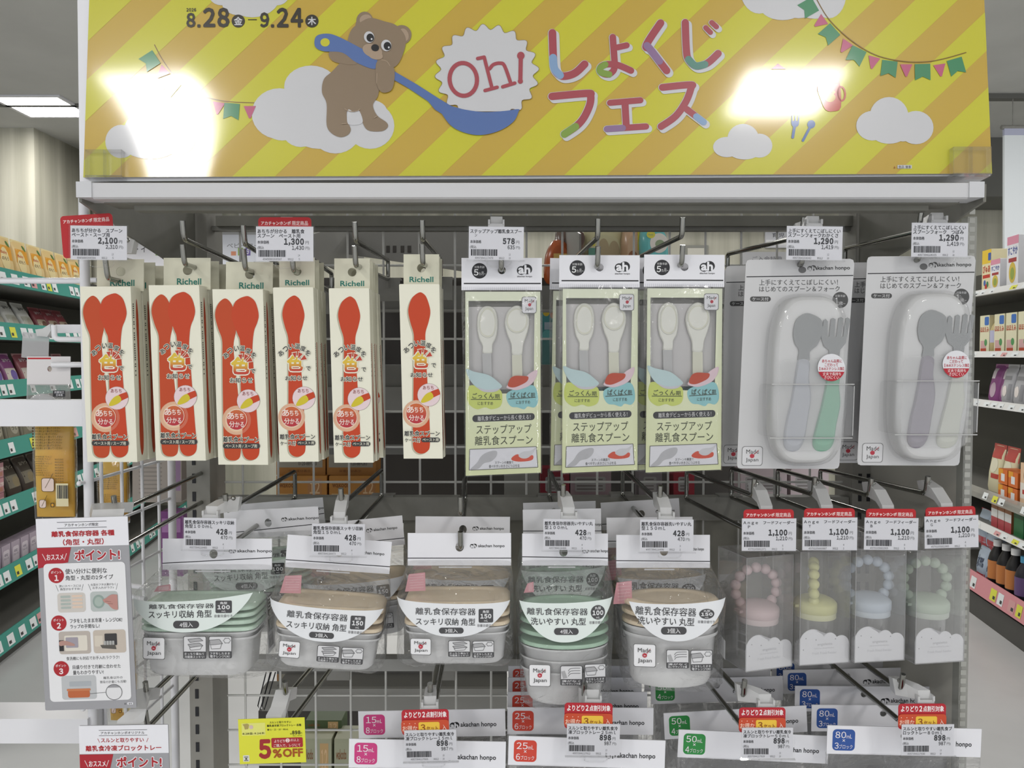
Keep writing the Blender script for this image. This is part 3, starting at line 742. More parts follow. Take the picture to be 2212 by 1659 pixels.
b.pol([(x - 3, y + 2) for x, y in spL], SHD, 1); b.pol([(x - 3, y + 2) for x, y in spR], SHD, 1); b.pol(spL, C('ba4418', .45), 2); b.pol(spR, ORG, 3); b.line([(386.5, 935), (387, 965)], .8, C('e0a890'), 4)
common(b, (401, 857, 24.5), (376, 899), 31, 21.5)
arc(b, (('あ', 352, 759, -38), ('つ', 360.7, 749, -24), ('い', 374.6, 744, -8), ('温', 387, 743.5, 5), ('度', 400, 749, 18), ('を', 411.5, 758, 36)), 11.5, INK, 5)
b.txt('色', 361, 759.5, 405, 802.5, CREAM, 5, .13); b.txt('色', 363, 762, 403, 800, KANJI, 6, .05); rays(b, 387, 778, 7)
outl(b, 'で', 405, 788, 416, 797, INK, 5); outl(b, 'お知らせ', 361, 807, 410, 818, INK, 5); outl(b, '離乳食スプーン', 347.5, 934.5, 424.5, 946.5, INK, 6)
b.rrect(347, 948.5, 427, 960, 5.5, INK, 6); b.txt('ペースト用 / スープ用', 352.5, 950.5, 420.5, 958.5, C('dedcca'), 7, .02)
side_face(b, two, 437.5, 622, 992, D2)
b.build('carton', two)
b = B().on(two); b.plate_hole(334, 551.5, 438, 622, 387, 579, 10.5, D2 - .0015, D2 - .0007, C('d9d7c2', .5)); b.y0 = D2 - .0015; b.txt('Richell', 363.5, 597, 417.5, 611, TEAL, 1, .035); b.build('hang_tab', two)
# --- single-spoon box, measured on the sixth stack
D1 = .0155
one = thing('spoon_box', 'x', 'spoon box', P(907, 576, .872), (0, -.022, 0), 'boxed single spoons')
b = B().on(one)
b.prism([(862, 615), (864, 613.6), (947, 613.6), (949, 615), (956.5, 990.6), (872, 990.6)], 0, D1, CREAM)
sp1 = sm([(905, 632), (890, 644), (882, 669.5), (886.6, 696.5), (893, 717.7), (894.3, 739), (893.5, 816), (893, 861.5), (892, 920), (892, 961), (898, 975), (910, 980), (923, 975), (928.7, 961), (928, 913.6), (925, 860), (923, 820), (920, 770), (919, 739), (919.4, 717.7), (926, 694.6), (929.6, 671.4), (922, 644), (914, 634)])
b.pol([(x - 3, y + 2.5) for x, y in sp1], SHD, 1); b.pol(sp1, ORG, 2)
common(b, (926.5, 853, 24.3), (899.4, 894), 29, 21.7)
arc(b, (('あ', 878, 756, -38), ('つ', 888.5, 747, -24), ('い', 900.5, 742, -8), ('温', 914, 741, 5), ('度', 926, 746, 20), ('を', 936.5, 755.5, 36)), 11.5, INK, 5)
b.txt('色', 889, 758, 927.5, 797.5, CREAM, 5, .13); b.txt('色', 891, 760.6, 925.5, 795, KANJI, 6, .05); rays(b, 911, 776, 7)
outl(b, 'で', 932, 784.5, 942, 794, INK, 5); outl(b, 'お知らせ', 887, 804.7, 935, 815, INK, 5); outl(b, '離乳食スプーン', 874, 930.5, 950, 942, INK, 6); outl(b, 'ケース付', 875, 946, 907.7, 955, INK, 6)
b.rrect(910, 945, 950.4, 955, 5, INK, 6); b.txt('ペースト用', 913, 946.8, 947.5, 953.2, C('dedcca'), 7, .02)
side_face(b, one, 952.7, 620, 985, D1)
b.build('carton', one)
b = B().on(one); b.plate_hole(868, 545.7, 946, 618, 907, 576, 9.5, D1 - .0015, D1 - .0007, C('d9d7c2', .5)); b.y0 = D1 - .0015; b.txt('Richell', 881, 595, 933.5, 607, TEAL, 1, .035); b.build('hang_tab', one)
# hooks and stacks
STK = [  # kind, hole pixel, number, pitch, upper wire front bend, upper back, label of place
    (two, (239, 582), 3, .0275, (232, 548), (380, 596), 'leftmost hook', -.022),
    (two, (387, 579), 3, .0265, (398, 517), (532, 577), 'second hook from the left', -.025),
    (two, (525, 588), 2, .026, (529, 527), (618, 582), 'third hook from the left', -.02),
    (one, (634, 583), 3, .021, (633, 530), (716, 590), 'fourth hook from the left', -.028),
    (one, (755, 585), 4, .0175, (768, 520), (838, 562), 'fifth hook from the left', -.024),
    (one, (907, 576), 3, .0165, (913, 516), (952, 560), 'sixth hook from the left', -.022)]
ORD_ = ['front', 'second', 'third', 'rearmost']
first = {two: True, one: True}
HK = {}
for i, (pr, (hx, hy), n, pitch, ub, bk, place, roll) in enumerate(STK):
    kind = 'twin orange spoon' if pr is two else 'single orange spoon'
    a, lf, lt = hook('chrome top row double hook, the %s, holding cream boxes' % place, ub, bk, .862, drop=.026, group='top row double hooks')
    HK[i] = a
    for j in range(n):
        Yj = .872 + pitch * j
        dx = (pitch * j) * ((bk[0] - ub[0]) * .0) 
        x = P(hx, hy, .872)
        loc = Vector((x.x + (a.x * 0), Yj, x.z - .0005 * j))
        lab = 'cream %s box, %s on the %s' % (kind, ORD_[j] if j < n - 1 or n == 1 else 'rearmost', place)
        if first[pr] and (pr is two and i == 1 and j == 0 or pr is one and i == 5 and j == 0):
            pr.location = loc; pr['label'] = lab; first[pr] = False
        else: dup(pr, loc, (0, roll + .004 * j * (-1) ** j, .02 * (-1) ** (j + i) if j else 0), lab)
# ================================================================ top row: spoon pouches
PG = C('d9dfb8', .5); PG2 = grad('pale_green_card', 'dae0b0', 'e4e9d2', -.22, -.02); TRAY = C('bfbdbd', .45); SPW = C('dcdcd4', .35); SPG = C('d3d3c3', .4); DKI = C('33381f', .5)
po = thing('spoon_pouch', 'x', 'spoon pouch', P(1084, 584, .872), (0, -.012, 0), 'pale green spoon pouches')
b = B().on(po); b.plate_hole(997, 557.5, 1170.5, 627, 1084, 584, 8.5, -.0012, -.0006, PAPER); b.y0 = -.0012
b.rect(1002, 611.3, 1168, 614, BLACK, 1)
b.ell(1035.8, 585.3, 16.6, 16.8, BLACK, 1); b.txt('対象年齢', 1025, 574.5, 1047, 580, C('d8d8d8'), 2); b.txt('5', 1024, 582, 1033.5, 595.5, C('e6e6e6'), 2, .03); b.txt('ヵ月~', 1034.5, 587, 1049, 595, C('d8d8d8'), 2)
b.ell(1126, 584.5, 9.5, 9.5, BLACK, 1); b.ell(1138, 582, 11.5, 11, BLACK, 1); b.txt('ah', 1119.5, 572.5, 1145.5, 592, C('e6e6ea'), 2, .05); b.txt('akachan honpo', 1117, 595.5, 1149.5, 600, BLACK, 1, .03)
for i in range(40): b.rect(1000 + i * 4.25, 620, 1001.6 + i * 4.25, 627, C('d0d0d8'), 1)
b.build('header_card', po)
b = B().on(po); d1 = .009
# card insert with a window
cw = [(1005, 630), (1167, 630), (1168.5, 1021), (1006, 1028)]
outer = cw; inner = [(1012, 650), (1155, 650), (1153, 850), (1014, 850)]
for q in range(4):
    o0, o1, i0, i1 = outer[q], outer[(q + 1) % 4], inner[q], inner[(q + 1) % 4]
    b.prism([o0, o1, i1, i0], .0, .0006, PG2)
b.y0 = 0
b.pol(sm([(1012, 838), (1020, 832), (1050, 838), (1080, 842), (1085, 862), (1080, 878), (1062, 884), (1048, 880), (1030, 884), (1014, 874), (1009, 858)]), C('c6d26a', .5), 2)
b.pol(sm([(1095, 850), (1108, 842), (1125, 838), (1150, 832), (1160, 845), (1162, 868), (1154, 880), (1140, 878), (1132, 884), (1118, 880), (1104, 878), (1095, 865)]), C('8cc4c8', .5), 2)
b.pol(sm([(1007, 797), (1025, 803), (1055, 810), (1075, 824), (1084, 836), (1062, 844), (1040, 842), (1024, 832), (1012, 815)]), C('b9d0d2', .5), 4)
b.pol(sm([(1030, 836), (1050, 842), (1075, 840), (1084, 836), (1070, 846), (1045, 846)]), C('c6c4cc', .5), 5)
b.pol(sm([(1094, 836), (1105, 825), (1130, 818), (1145, 806), (1160, 799), (1158, 815), (1145, 832), (1120, 842), (1104, 841)]), C('dcc4cc', .5), 4)
b.pol(sm([(1097, 833), (1102, 818), (1112, 812), (1128, 812), (1141, 814), (1138, 824), (1122, 833), (1108, 837)]), C('b8401c', .5), 5)
b.txt('ごっくん', 1020.5, 849, 1067, 861, DKI, 6, .015); b.txt('期', 1069, 851, 1079, 861, DKI, 6); b.rect(1017, 862, 1082, 863.3, DKI, 6); b.txt('におすすめ', 1032, 867.5, 1065, 875, DKI, 6)
b.txt('ぱくぱく', 1103, 847, 1145, 860, DKI, 6, .015); b.txt('期', 1146.5, 848, 1155, 858.5, DKI, 6); b.line([(1098, 862), (1157, 858)], 1.3, DKI, 6); b.txt('におすすめ', 1115, 865, 1145, 872.5, DKI, 6, 0, -.03)
b.pol([(x, y - (x - 1088) * .035) for x, y in rr(1020.5, 894.5, 1155, 909.5, 7)], BLACK, 2); b.txt('離乳食デビューから長く使える！', 1032, 897, 1146, 907.5, C('dadada'), 3, 0, -.035)
b.txt('ステップアップ', 1029, 917, 1148, 937, DKI, 2, .005, -.02); b.txt('離乳食スプーン', 1026, 941, 1150.5, 961, DKI, 2, .005, -.02)
fr = [(1014.5, 970.5), (1158.5, 964.5), (1162, 1009), (1013.5, 1015.5)]
b.pol(fr, C('dcdce2'), 2); b.line(fr, 1.1, C('4a4a44'), 6, False, True)
b.pol(sm([(1016, 1014), (1030, 1000), (1040, 985), (1055, 976), (1072, 974), (1073, 984), (1062, 996), (1045, 1001), (1034, 1012)], 4), C('b4b4b8'), 3)
b.pol(sm([(1106, 988), (1118, 981), (1130, 988), (1150, 983), (1151, 992), (1140, 996), (1120, 997), (1106, 994)], 3), C('cc4a30'), 3); b.pol(sm([(1120, 984), (1130, 976), (1146, 974), (1157, 967), (1150, 980), (1140, 989), (1128, 990)], 4), C('cacace'), 4)
b.txt('スプーンの裏面で', 1069, 996, 1109, 1002, INK, 5, 0, -.03); b.txt('食べやすい大きさにつぶせる', 1056, 1003, 1122, 1010, INK, 5, 0, -.03)
# sticker
b.prism(rr(1127, 641, 1159, 677, 5), -.0009, -.0005, C('dedee2')); b.y0 = -.0009; b.ring(rr(1127, 641, 1159, 677, 5), 1, GREY, 1)
b.txt('Made', 1133.5, 646.5, 1154, 653, INK, 1); b.txt('Japan', 1134.5, 663, 1151.5, 672, INK, 1); b.ell(1144, 658.5, 3.4, 3.6, C('b43040'), 1); b.line([(1147, 657), (1154, 648)], .8, C('b43040'), 1)
b.build('card_insert', po)
b = B().on(po); b.prism(rr(1010, 662, 1156, 842, 4), .008, .0088, TRAY); b.rect(1012, 648, 1154, 664, C('6c6c68'), 0) if False else None; b.prism([(1010, 648), (1156, 648), (1156, 664), (1010, 664)], .0085, .009, C('777672')); b.build('tray', po)
def flatspoon(b, outline, bowl, d, m, mb, handle, mh, hb):
    """moulded spoon: rounded outline, hollow bowl, darker handle end"""
    mx_, my_ = sum(p[0] for p in outline) / len(outline), sum(p[1] for p in outline) / len(outline)
    b.loft([[b.pg(mx_ + (x - mx_) * f_, my_ + (y - my_) * f_, e) for x, y in outline] for f_, e in ((.98, d + .004), (1, d + .0025), (.985, d + .0012), (.94, d + .0003), (.88, d))], m, (True, True))
    hb.prism(handle, d + .0003, d + .0042, mh)
    n = len(bowl); cx = sum(p[0] for p in bowl) / n; cyy = sum(p[1] for p in bowl) / n
    rings = []
    for f_, dd in ((1, -.0002), (.85, .0006), (.6, .0016), (.3, .0022), (.02, .0024)):
        rings.append([b.pg(cx + (x - cx) * f_, cyy + (y - cyy) * f_, d - .0005 + dd) for x, y in bowl])
    b.loft(rings, mb, (False, True))
    rim = [b.pg(x, y, d - .0005) for x, y in bowl]; b.tube(rim + rim[:1], .0004, m, 6, False)
b = B().on(po); hb = B().on(po)
flatspoon(b, sm([(1044, 662), (1032, 678), (1030, 705), (1034, 730), (1042, 748), (1043, 764), (1062, 764), (1064, 745), (1072, 728), (1075, 700), (1072, 675), (1062, 662)]), sm([(1047, 666), (1037, 682), (1035, 706), (1040, 722), (1053, 729), (1066, 722), (1071, 700), (1068, 678), (1059, 666)]), .0035, SPW, SPG, [(1041.5, 763), (1061, 763), (1063, 828), (1044, 828)], C('b2b2b2', .4), hb); tag(hb.build('handle', b.build('narrow_spoon', po)), 'grey spoon handle')
b = B().on(po); hb = B().on(po)
flatspoon(b, sm([(1117, 659), (1098, 670), (1090, 694), (1094, 718), (1104, 745), (1107, 768), (1127, 768), (1131, 745), (1140, 718), (1144, 694), (1138, 670)]), ellp(1117, 692, 23, 27, 24), .003, SPW, SPG, [(1106, 767), (1127.5, 767), (1129, 828), (1107, 828)], C('cfcfbe', .4), hb); hb.build('handle', b.build('round_spoon', po))
b = B().on(po); rg = []
for y, hw, dp in ((622, 86, .0012), (635, 87, .003), (660, 87.5, .0045), (760, 86, .0045), (900, 84.5, .0035), (1000, 84, .002), (1027, 83.5, .0006)):
    c_ = 1084 + (y - 622) * .009; rg.append([b.pg(c_ + hw * q, y - (q * 4 if y > 990 else 0), (-dp if sgn < 0 else dp + .008) * (1 - abs(q) ** 4)) for sgn, q in [(-1, v / 5) for v in range(-5, 6)] + [(1, v / 5) for v in range(5, -6, -1)]])
b.loft(rg, FILM, (False, False)); b.build('clear_bag', po)
POS = [((1084, 584), 1, (1083, 520), (1090, 575), 'leftmost pouch hook'), ((1295, 578), 2, (1291, 513), (1248, 552), 'middle pouch hook'), ((1478, 577), 2, (1473, 510), (1379, 556), 'rightmost pouch hook')]
for i, ((hx, hy), n, ub, bk, place) in enumerate(POS):
    a, lf, lt = hook('chrome double hook in the top row, %s' % place, ub, bk, .862, drop=.03, group='top row double hooks')
    HK[6 + i] = a
    for j in range(n):
        x = P(hx, hy, .872); loc = Vector((x.x - (.009 if j else 0), .872 + .022 * j, x.z - .001 * j))
        lab = 'pale green pouch of two white spoons, %s on the %s' % ('front one' if j == 0 else 'the one behind', place.split(',')[0])
        if i == 0: po['label'] = lab
        else: dup(po, loc, (0, -.012 + .012 * j + .002 * i, 0), lab)
# ================================================================ top row: blister packs
CG = C('c8c8c9', .4); CGI = C('4c4c4c', .5); STEEL = C('868684', .2, .95, .5)
BLIS = clear('blister_plastic', (1, 1, 1), 1.0, .07, .06, 30, .05, 'ffffff', cap=.16)
CASE = clear('frosted_case', (1, 1, 1), .5, .15, 0, 1, .65, 'ffffff', cap=.2, through=.05)
def blister(handle_a, handle_b, label, hx, hy):
    t = thing('cutlery_blister_pack', label, 'blister pack', P(1733, 583, .868), (0, .032, 0), 'grey spoon and fork blister packs')
    b = B().on(t); c_ = rr(1610, 561, 1845, 1012, 9)
    # the card, its lean taken out by the matrix of the thing
    b.prism([(1611 - 9 + 9, 570), (1614, 563), (1620, 561), (1836, 559), (1843, 561.5), (1845.5, 570), (1813, 1005), (1810, 1011), (1802, 1013), (1600, 1012), (1594, 1010), (1592, 1003)], 0, .0006, CG)
    b.ell(1733, 583, 8.5, 7, C('6a6a6a'), 1)
    b.line([(1612.5, 598), (1843, 595)], 2, BLACK, 1, False)
    b.txt('akachan honpo', 1760, 574.5, 1836, 585, INK, 1, .03, -.01); b.ell(1750, 580, 6, 5.5, INK, 1); b.ell(1757, 579, 6.5, 6, INK, 1); b.txt('ah', 1745, 575, 1762, 585, CG, 2, .05)
    b.txt('上手にすくえてこぼしにくい！', 1640, 603.5, 1810, 616, CGI, 1, .012, -.005); b.txt('はじめてのスプーン＆フォーク', 1640, 618, 1814, 630, CGI, 1, .012, -.005)
    b.rrect(1620, 640.5, 1665, 651.5, 5.5, CGI, 1); b.txt('ケース付', 1625, 642.2, 1660, 650, CG, 2, .02)
    b.ell(1815, 648, 17, 17.5, CGI, 1); b.txt('対象年齢', 1804, 636.5, 1826, 642, CG, 2); b.txt('1', 1804, 643, 1811, 660, CG, 2, .03); b.txt('歳~', 1812, 651, 1826, 659, CG, 2)
    b.pol([(x - (y - 964) * .035, y) for x, y in rr(1603, 964, 1648, 1006, 6)], C('d2d2d4'), 1); b.ring([(x - (y - 964) * .035, y) for x, y in rr(1603, 964, 1648, 1006, 6)], 1, GREY, 2)
    b.txt('Made', 1612, 971, 1639, 980, INK, 2); b.txt('Japan', 1611, 989, 1638, 999, INK, 2); b.ell(1624.5, 985, 5, 4.6, C('b43a48'), 2); b.line([(1628, 983), (1639, 972)], 1, C('b43a48'), 2)
    b.build('backing_card', t)
    cap = lambda x0, x1, y0, y1, e, n: [((x0 + x1) / 2 + (x1 - x0) / 2 * abs(cos(a)) ** e * (1 if cos(a) > 0 else -1) , (y0 + y1) / 2 + (y1 - y0) / 2 * abs(sin(a)) ** e * (1 if sin(a) > 0 else -1)) for a in [2 * pi * i / n for i in range(n)]]
    ln = lambda pts: [(x - (y - 815) * .036, y) for x, y in pts]
    b = B().on(t); rg = []
    for f_, dp in ((0, -.001), (1, -.012), (2, -.018), (5, -.0215), (10, -.023)):
        rg.append([b.pg(x, y, dp) for x, y in ln(cap(1655 + f_, 1811 - f_, 641 + f_, 998 - f_, .56, 64))])
    b.loft(rg, CASE, (False, True)); b.build('cutlery_case', t)
    b = B().on(t); rg = []
    for f_, dp in ((0, -.0008), (2, -.016), (5, -.023), (12, -.0265), (22, -.028)):
        rg.append([b.pg(x, y, dp) for x, y in ln(cap(1648 + f_, 1817 - f_, 634 + f_, 1004 - f_, .56, 64))])
    b.loft(rg, BLIS, (False, True))
    rg = []
    for f_, dp in ((0, -.0008), (2, -.018), (4, -.028), (7, -.0305)):
        rg.append([b.pg(x, y, dp) for x, y in ln(cap(1640 + f_, 1826 - f_, 828 + f_ * .3, 940 - f_ * .3, .12, 48))])
    b.loft(rg, BLIS, (False, True)); b.build('blister_shell', t)
    b = B().on(t); SP = ln(sm([(1733, 682), (1715, 680), (1698, 694), (1693, 720), (1697, 742), (1706, 757), (1706, 780), (1728, 780), (1730, 760), (1745, 745), (1753, 722), (1752, 695)]))
    hl = ln(sm([(1704, 782), (1712, 775), (1724, 776), (1730, 785), (1729, 815), (1735, 855), (1730, 900), (1724, 945), (1712, 967), (1692, 968), (1681, 952), (1684, 910), (1692, 870), (1698, 830)]))
    b.prism(SP, -.0245, -.0235, STEEL); n = len(SP)
    bw = ln(ellp(1723, 714, 24, 30, 24)); b.loft([[b.pg(1723 + (x - 1723) * f_, 714 + (y - 714) * f_, d_) for x, y in bw] for f_, d_ in ((1, -.0246), (.92, -.0225), (.75, -.02), (.45, -.0175), (.05, -.0165))], STEEL, (False, True)); sp_ = b.build('spoon', t)
    b = B().on(t); b.loft([[b.pg(1708 + (x - 1708) * f_, 870 + (y - 870) * f_, d_) for x, y in hl] for f_, d_ in ((1, -.0235), (.98, -.0255), (.86, -.0268))], handle_a, (True, True)); tag(b.build('handle', sp_), 'coloured spoon handle')
    b = B().on(t)
    fk = [(1756, 694), (1752, 730), (1758, 748), (1769, 757), (1770, 776), (1791, 776), (1793, 756), (1804, 742), (1812, 692), (1806, 688), (1802, 690), (1798, 728), (1794, 728), (1797, 690), (1792, 687), (1787, 690), (1784, 728), (1780, 728), (1781, 692), (1776, 689), (1771, 692), (1769, 728), (1765, 728), (1765, 696), (1760, 691)]
    b.prism(ln(fk), -.0245, -.0235, STEEL); fk_ = b.build('fork', t)
    hr = ln(sm([(1770, 782), (1780, 772), (1791, 777), (1796, 800), (1793, 830), (1797, 870), (1790, 915), (1786, 950), (1775, 967), (1752, 968), (1742, 952), (1748, 915), (1758, 870), (1766, 820)]))
    b = B().on(t); b.loft([[b.pg(1770 + (x - 1770) * f_, 870 + (y - 870) * f_, d_) for x, y in hr] for f_, d_ in ((1, -.0235), (.98, -.0255), (.86, -.0268))], handle_b, (True, True)); tag(b.build('handle', fk_), 'coloured fork handle')
    b = B().on(t); b.prism(ln(rr(1664, 776, 1804, 966, 16)), -.0274, -.0272, clear('frosted_insert', (1, 1, 1), .4, .2, 0, 1, .12, 'f0f0f4')); b.build('frosted_insert', t)
    b = B().on(t); RDG = clear('ridge_glint', (1, 1, 1), 1.0, .1, 0, 1, .75, 'ffffff')  # milky white tubes stand in for the bright glint along the band's edges
    for y_ in (828, 940):
        for x0_, x1_ in ((1648, 1820),): b.tube([b.pg(*ln([(x, y_)])[0], -.0305) for x in (x0_, (x0_ + x1_) / 2, x1_)], .0006, RDG, 8)
    b.tube([b.pg(*ln([(1824, 832)])[0], -.026), b.pg(*ln([(1824, 936)])[0], -.026)], .0005, RDG, 8); b.build('ridge_glint', t)
    b = B().on(t); b.y0 = -.0286; q = ellp(1773, 793, 28.5, 28.5, 40)
    b.pol(q, C('dcdce0'), 1); b.pol([p for p in q if p[1] > 801], C('b02030'), 2)
    RI = C('b8404c')
    for s_, y0, x0, x1, m_ in (('赤ちゃん品質に', 777, 1753, 1795, RI), ('こだわって', 785, 1759, 1787, RI), ('【18-8ステンレス製】', 793, 1748, 1799, RI), ('丈夫で長持ち', 804, 1755, 1793, C('e8d8d8')), ('さびにくい', 811.5, 1758, 1789, C('e8d8d8'))): b.txt(s_, x0, y0 - 1, x1, y0 + 6, m_, 3, .02)
    b.build('round_sticker', t)
    return t
HG, HL_, HV, HC = C('72b493', .4), C('b4b7bf', .4), C('8f8794', .4), C('d0d2c6', .4)
bl1 = blister(HL_, HG, 'blister pack with grey and green handled cutlery, front of the left hook', 1733, 583)
bl2 = blister(HV, HC, 'blister pack with mauve and cream handled cutlery, front of the right hook', 1733, 583)
bl2.location = P(1995, 576, .868); bl2.rotation_euler = (0, .032, .0)
dup(bl1, P(1733, 583, .868) + Vector((-.012, .037, -.002)), (0, .022, 0), 'grey and green cutlery blister pack, second on the left blister hook')
dup(bl1, P(1733, 583, .868) + Vector((-.016, .074, -.003)), (0, .02, 0), 'grey and green cutlery blister pack, rearmost on the left blister hook')
dup(bl2, P(1995, 576, .868) + Vector((-.012, .037, -.002)), (0, .026, 0), 'mauve and cream cutlery blister pack, behind the front one on the right hook')
HK[9] = hook('chrome double hook behind the grey and green cutlery packs', (1733, 510), (1572, 549), .862, drop=.03, group='top row double hooks')[0]
HK[10] = hook('chrome double hook behind the mauve and cream cutlery packs', (1985, 500), (1826, 537), .862, drop=.03, group='top row double hooks')[0]
# tags of the top row
LIM = 'limited'
price_tag('price tag 2,100 with a tilted red card at upper left', 152, 487, .845, 'あちちが分かる　スプーン', 'ペースト・スープ用', '2,100', '2,310', '4945680206594', .012, red='limited_tilted', hookpt=HK[0] + Vector((.02, .0, .005)), tail=('13', '5'), w=121)
price_tag('price tag 1,300 with a red top card', 553, 489, .845, 'あちちが分かる　離乳食', 'スプーン　ペースト用', '1,300', '1,430', '4945680206587', .005, red=LIM, hookpt=HK[3], tail=('14', '5'))
price_tag('price tag 578 above the leftmost green spoon pouch', 1013, 489, .845, 'ステップアップ離乳食スプー', 'ン', '578', '635', '4957394117479', .012, hookpt=HK[6], w=118)
price_tag('price tag 1,290 above the green handled cutlery', 1700, 488, .845, '上手にすくえてこぼしにくい', 'スプーンフォークわかくさ', '1,290', '1,419', '4957394104042', .012, hookpt=HK[9] + Vector((0, 0, .004)), w=120)
price_tag('price tag 1,290 above the mauve handled cutlery', 1970, 481, .845, '上手にすくえてこぼしにくい', 'スプーンフォーク　つぼみ', '1,290', '1,419', '4957394104035', .005, hookpt=HK[10] + Vector((.01, 0, .004)), w=121)
# ================================================================ second row: storage container bags
LIDG, LIDB = C('cbe3d0', .35), C('ecd9bb', .35)
TUB = clear('milky_tub', (1, 1, 1), .7, .1, 0, 1, .85, 'ffffff', through=.08)
FILM2 = clear('crinkled_film', (1, 1, 1), 1.0, .09, 1.0, 42.0, .06, 'f8f8f8', 1.45, .32, .012)
MOON = C('e3e5e8', .4); MOONG = C('dfe8e4', .4); TXG = C('4a4a4c', .5); PINKT = C('d59aa2', .5)
def icon(b, x, y, w, h, m1, L, kind):
    """small outlined picture over a dark caption"""
    b.rrect(x, y, x + w, y + h, 3, C('d4d4d6'), L); b.ring(rr(x, y, x + w, y + h, 3), 1.2, TXG, L + 1)
    b.rrect(x, y + h * .68, x + w, y + h, 3, TXG, L + 1)
    q = lambda pts: [(x + w * a, y + h * c) for a, c in pts]
    G2 = C('a6a6a8')
    if kind == 0:
        for dy in (0, .22):
            b.pol(q([(.2, .14 + dy), (.7, .08 + dy), (.86, .2 + dy), (.3, .28 + dy)]), G2, L + 1); b.line(q([(.2, .14 + dy), (.7, .08 + dy), (.86, .2 + dy), (.3, .28 + dy)]), .8, TXG, L + 2, False, True)
        b.line(q([(.27, .5), (.32, .62), (.74, .58), (.82, .44)]), .8, TXG, L + 2, False)
    elif kind == 1:
        b.pol(q([(.04, .18), (.46, .14), (.6, .34), (.06, .4)]), G2, L + 1); b.line(q([(.04, .18), (.46, .14), (.6, .34), (.06, .4)]), .8, TXG, L + 2, False, True)
        b.line(q([(.08, .42), (.12, .58), (.5, .56), (.56, .36)]), .8, TXG, L + 2, False); b.ring([(x + w * .79 + w * .15 * (1 + .12 * cos(6 * a)) * cos(a), y + h * .2 + h * .12 * (1 + .12 * cos(6 * a)) * sin(a)) for a in [2 * pi * i / 40 for i in range(40)]], .9, TXG, L + 2)
    else:
        b.pol(q([(.04, .3), (.2, .25), (.32, .62), (.12, .66)]), G2, L + 1)
        for dy in (0, .13, .26): b.line(sm(q([(.36, .28 + dy), (.48, .14 + dy), (.9, .12 + dy)]), 4, False), .9, TXG, L + 2, False)
def cap_txt(b, x, y, w, h, t1, t2, L):
    W_ = C('d6d6d8'); b.txt(t1, x + 3, y + h * .72, x + w - 4, y + h * .83, W_, L, .02); b.txt(t2, x + 3, y + h * .85, x + w - 4, y + h * .97, W_, L, .02)
def superring(b, cx, hw, yc, hd, y, n=4.5, N=44, wob=0.0, ph=0.0):
    out = []
    for i in range(N):
        a = 2 * pi * i / N; c, s_ = cos(a), sin(a)
        u = (abs(c) ** (2 / n)) * (1 if c > 0 else -1); v = (abs(s_) ** (2 / n)) * (1 if s_ > 0 else -1)
        p = b.pg(cx + hw * u, y, 0)
        out.append((p[0] + wob * sin(3 * a + ph) * .3, yc + hd * v + wob * sin(5 * a + ph * 2), p[2] + wob * .6 * sin(4 * a + ph)))
    return out
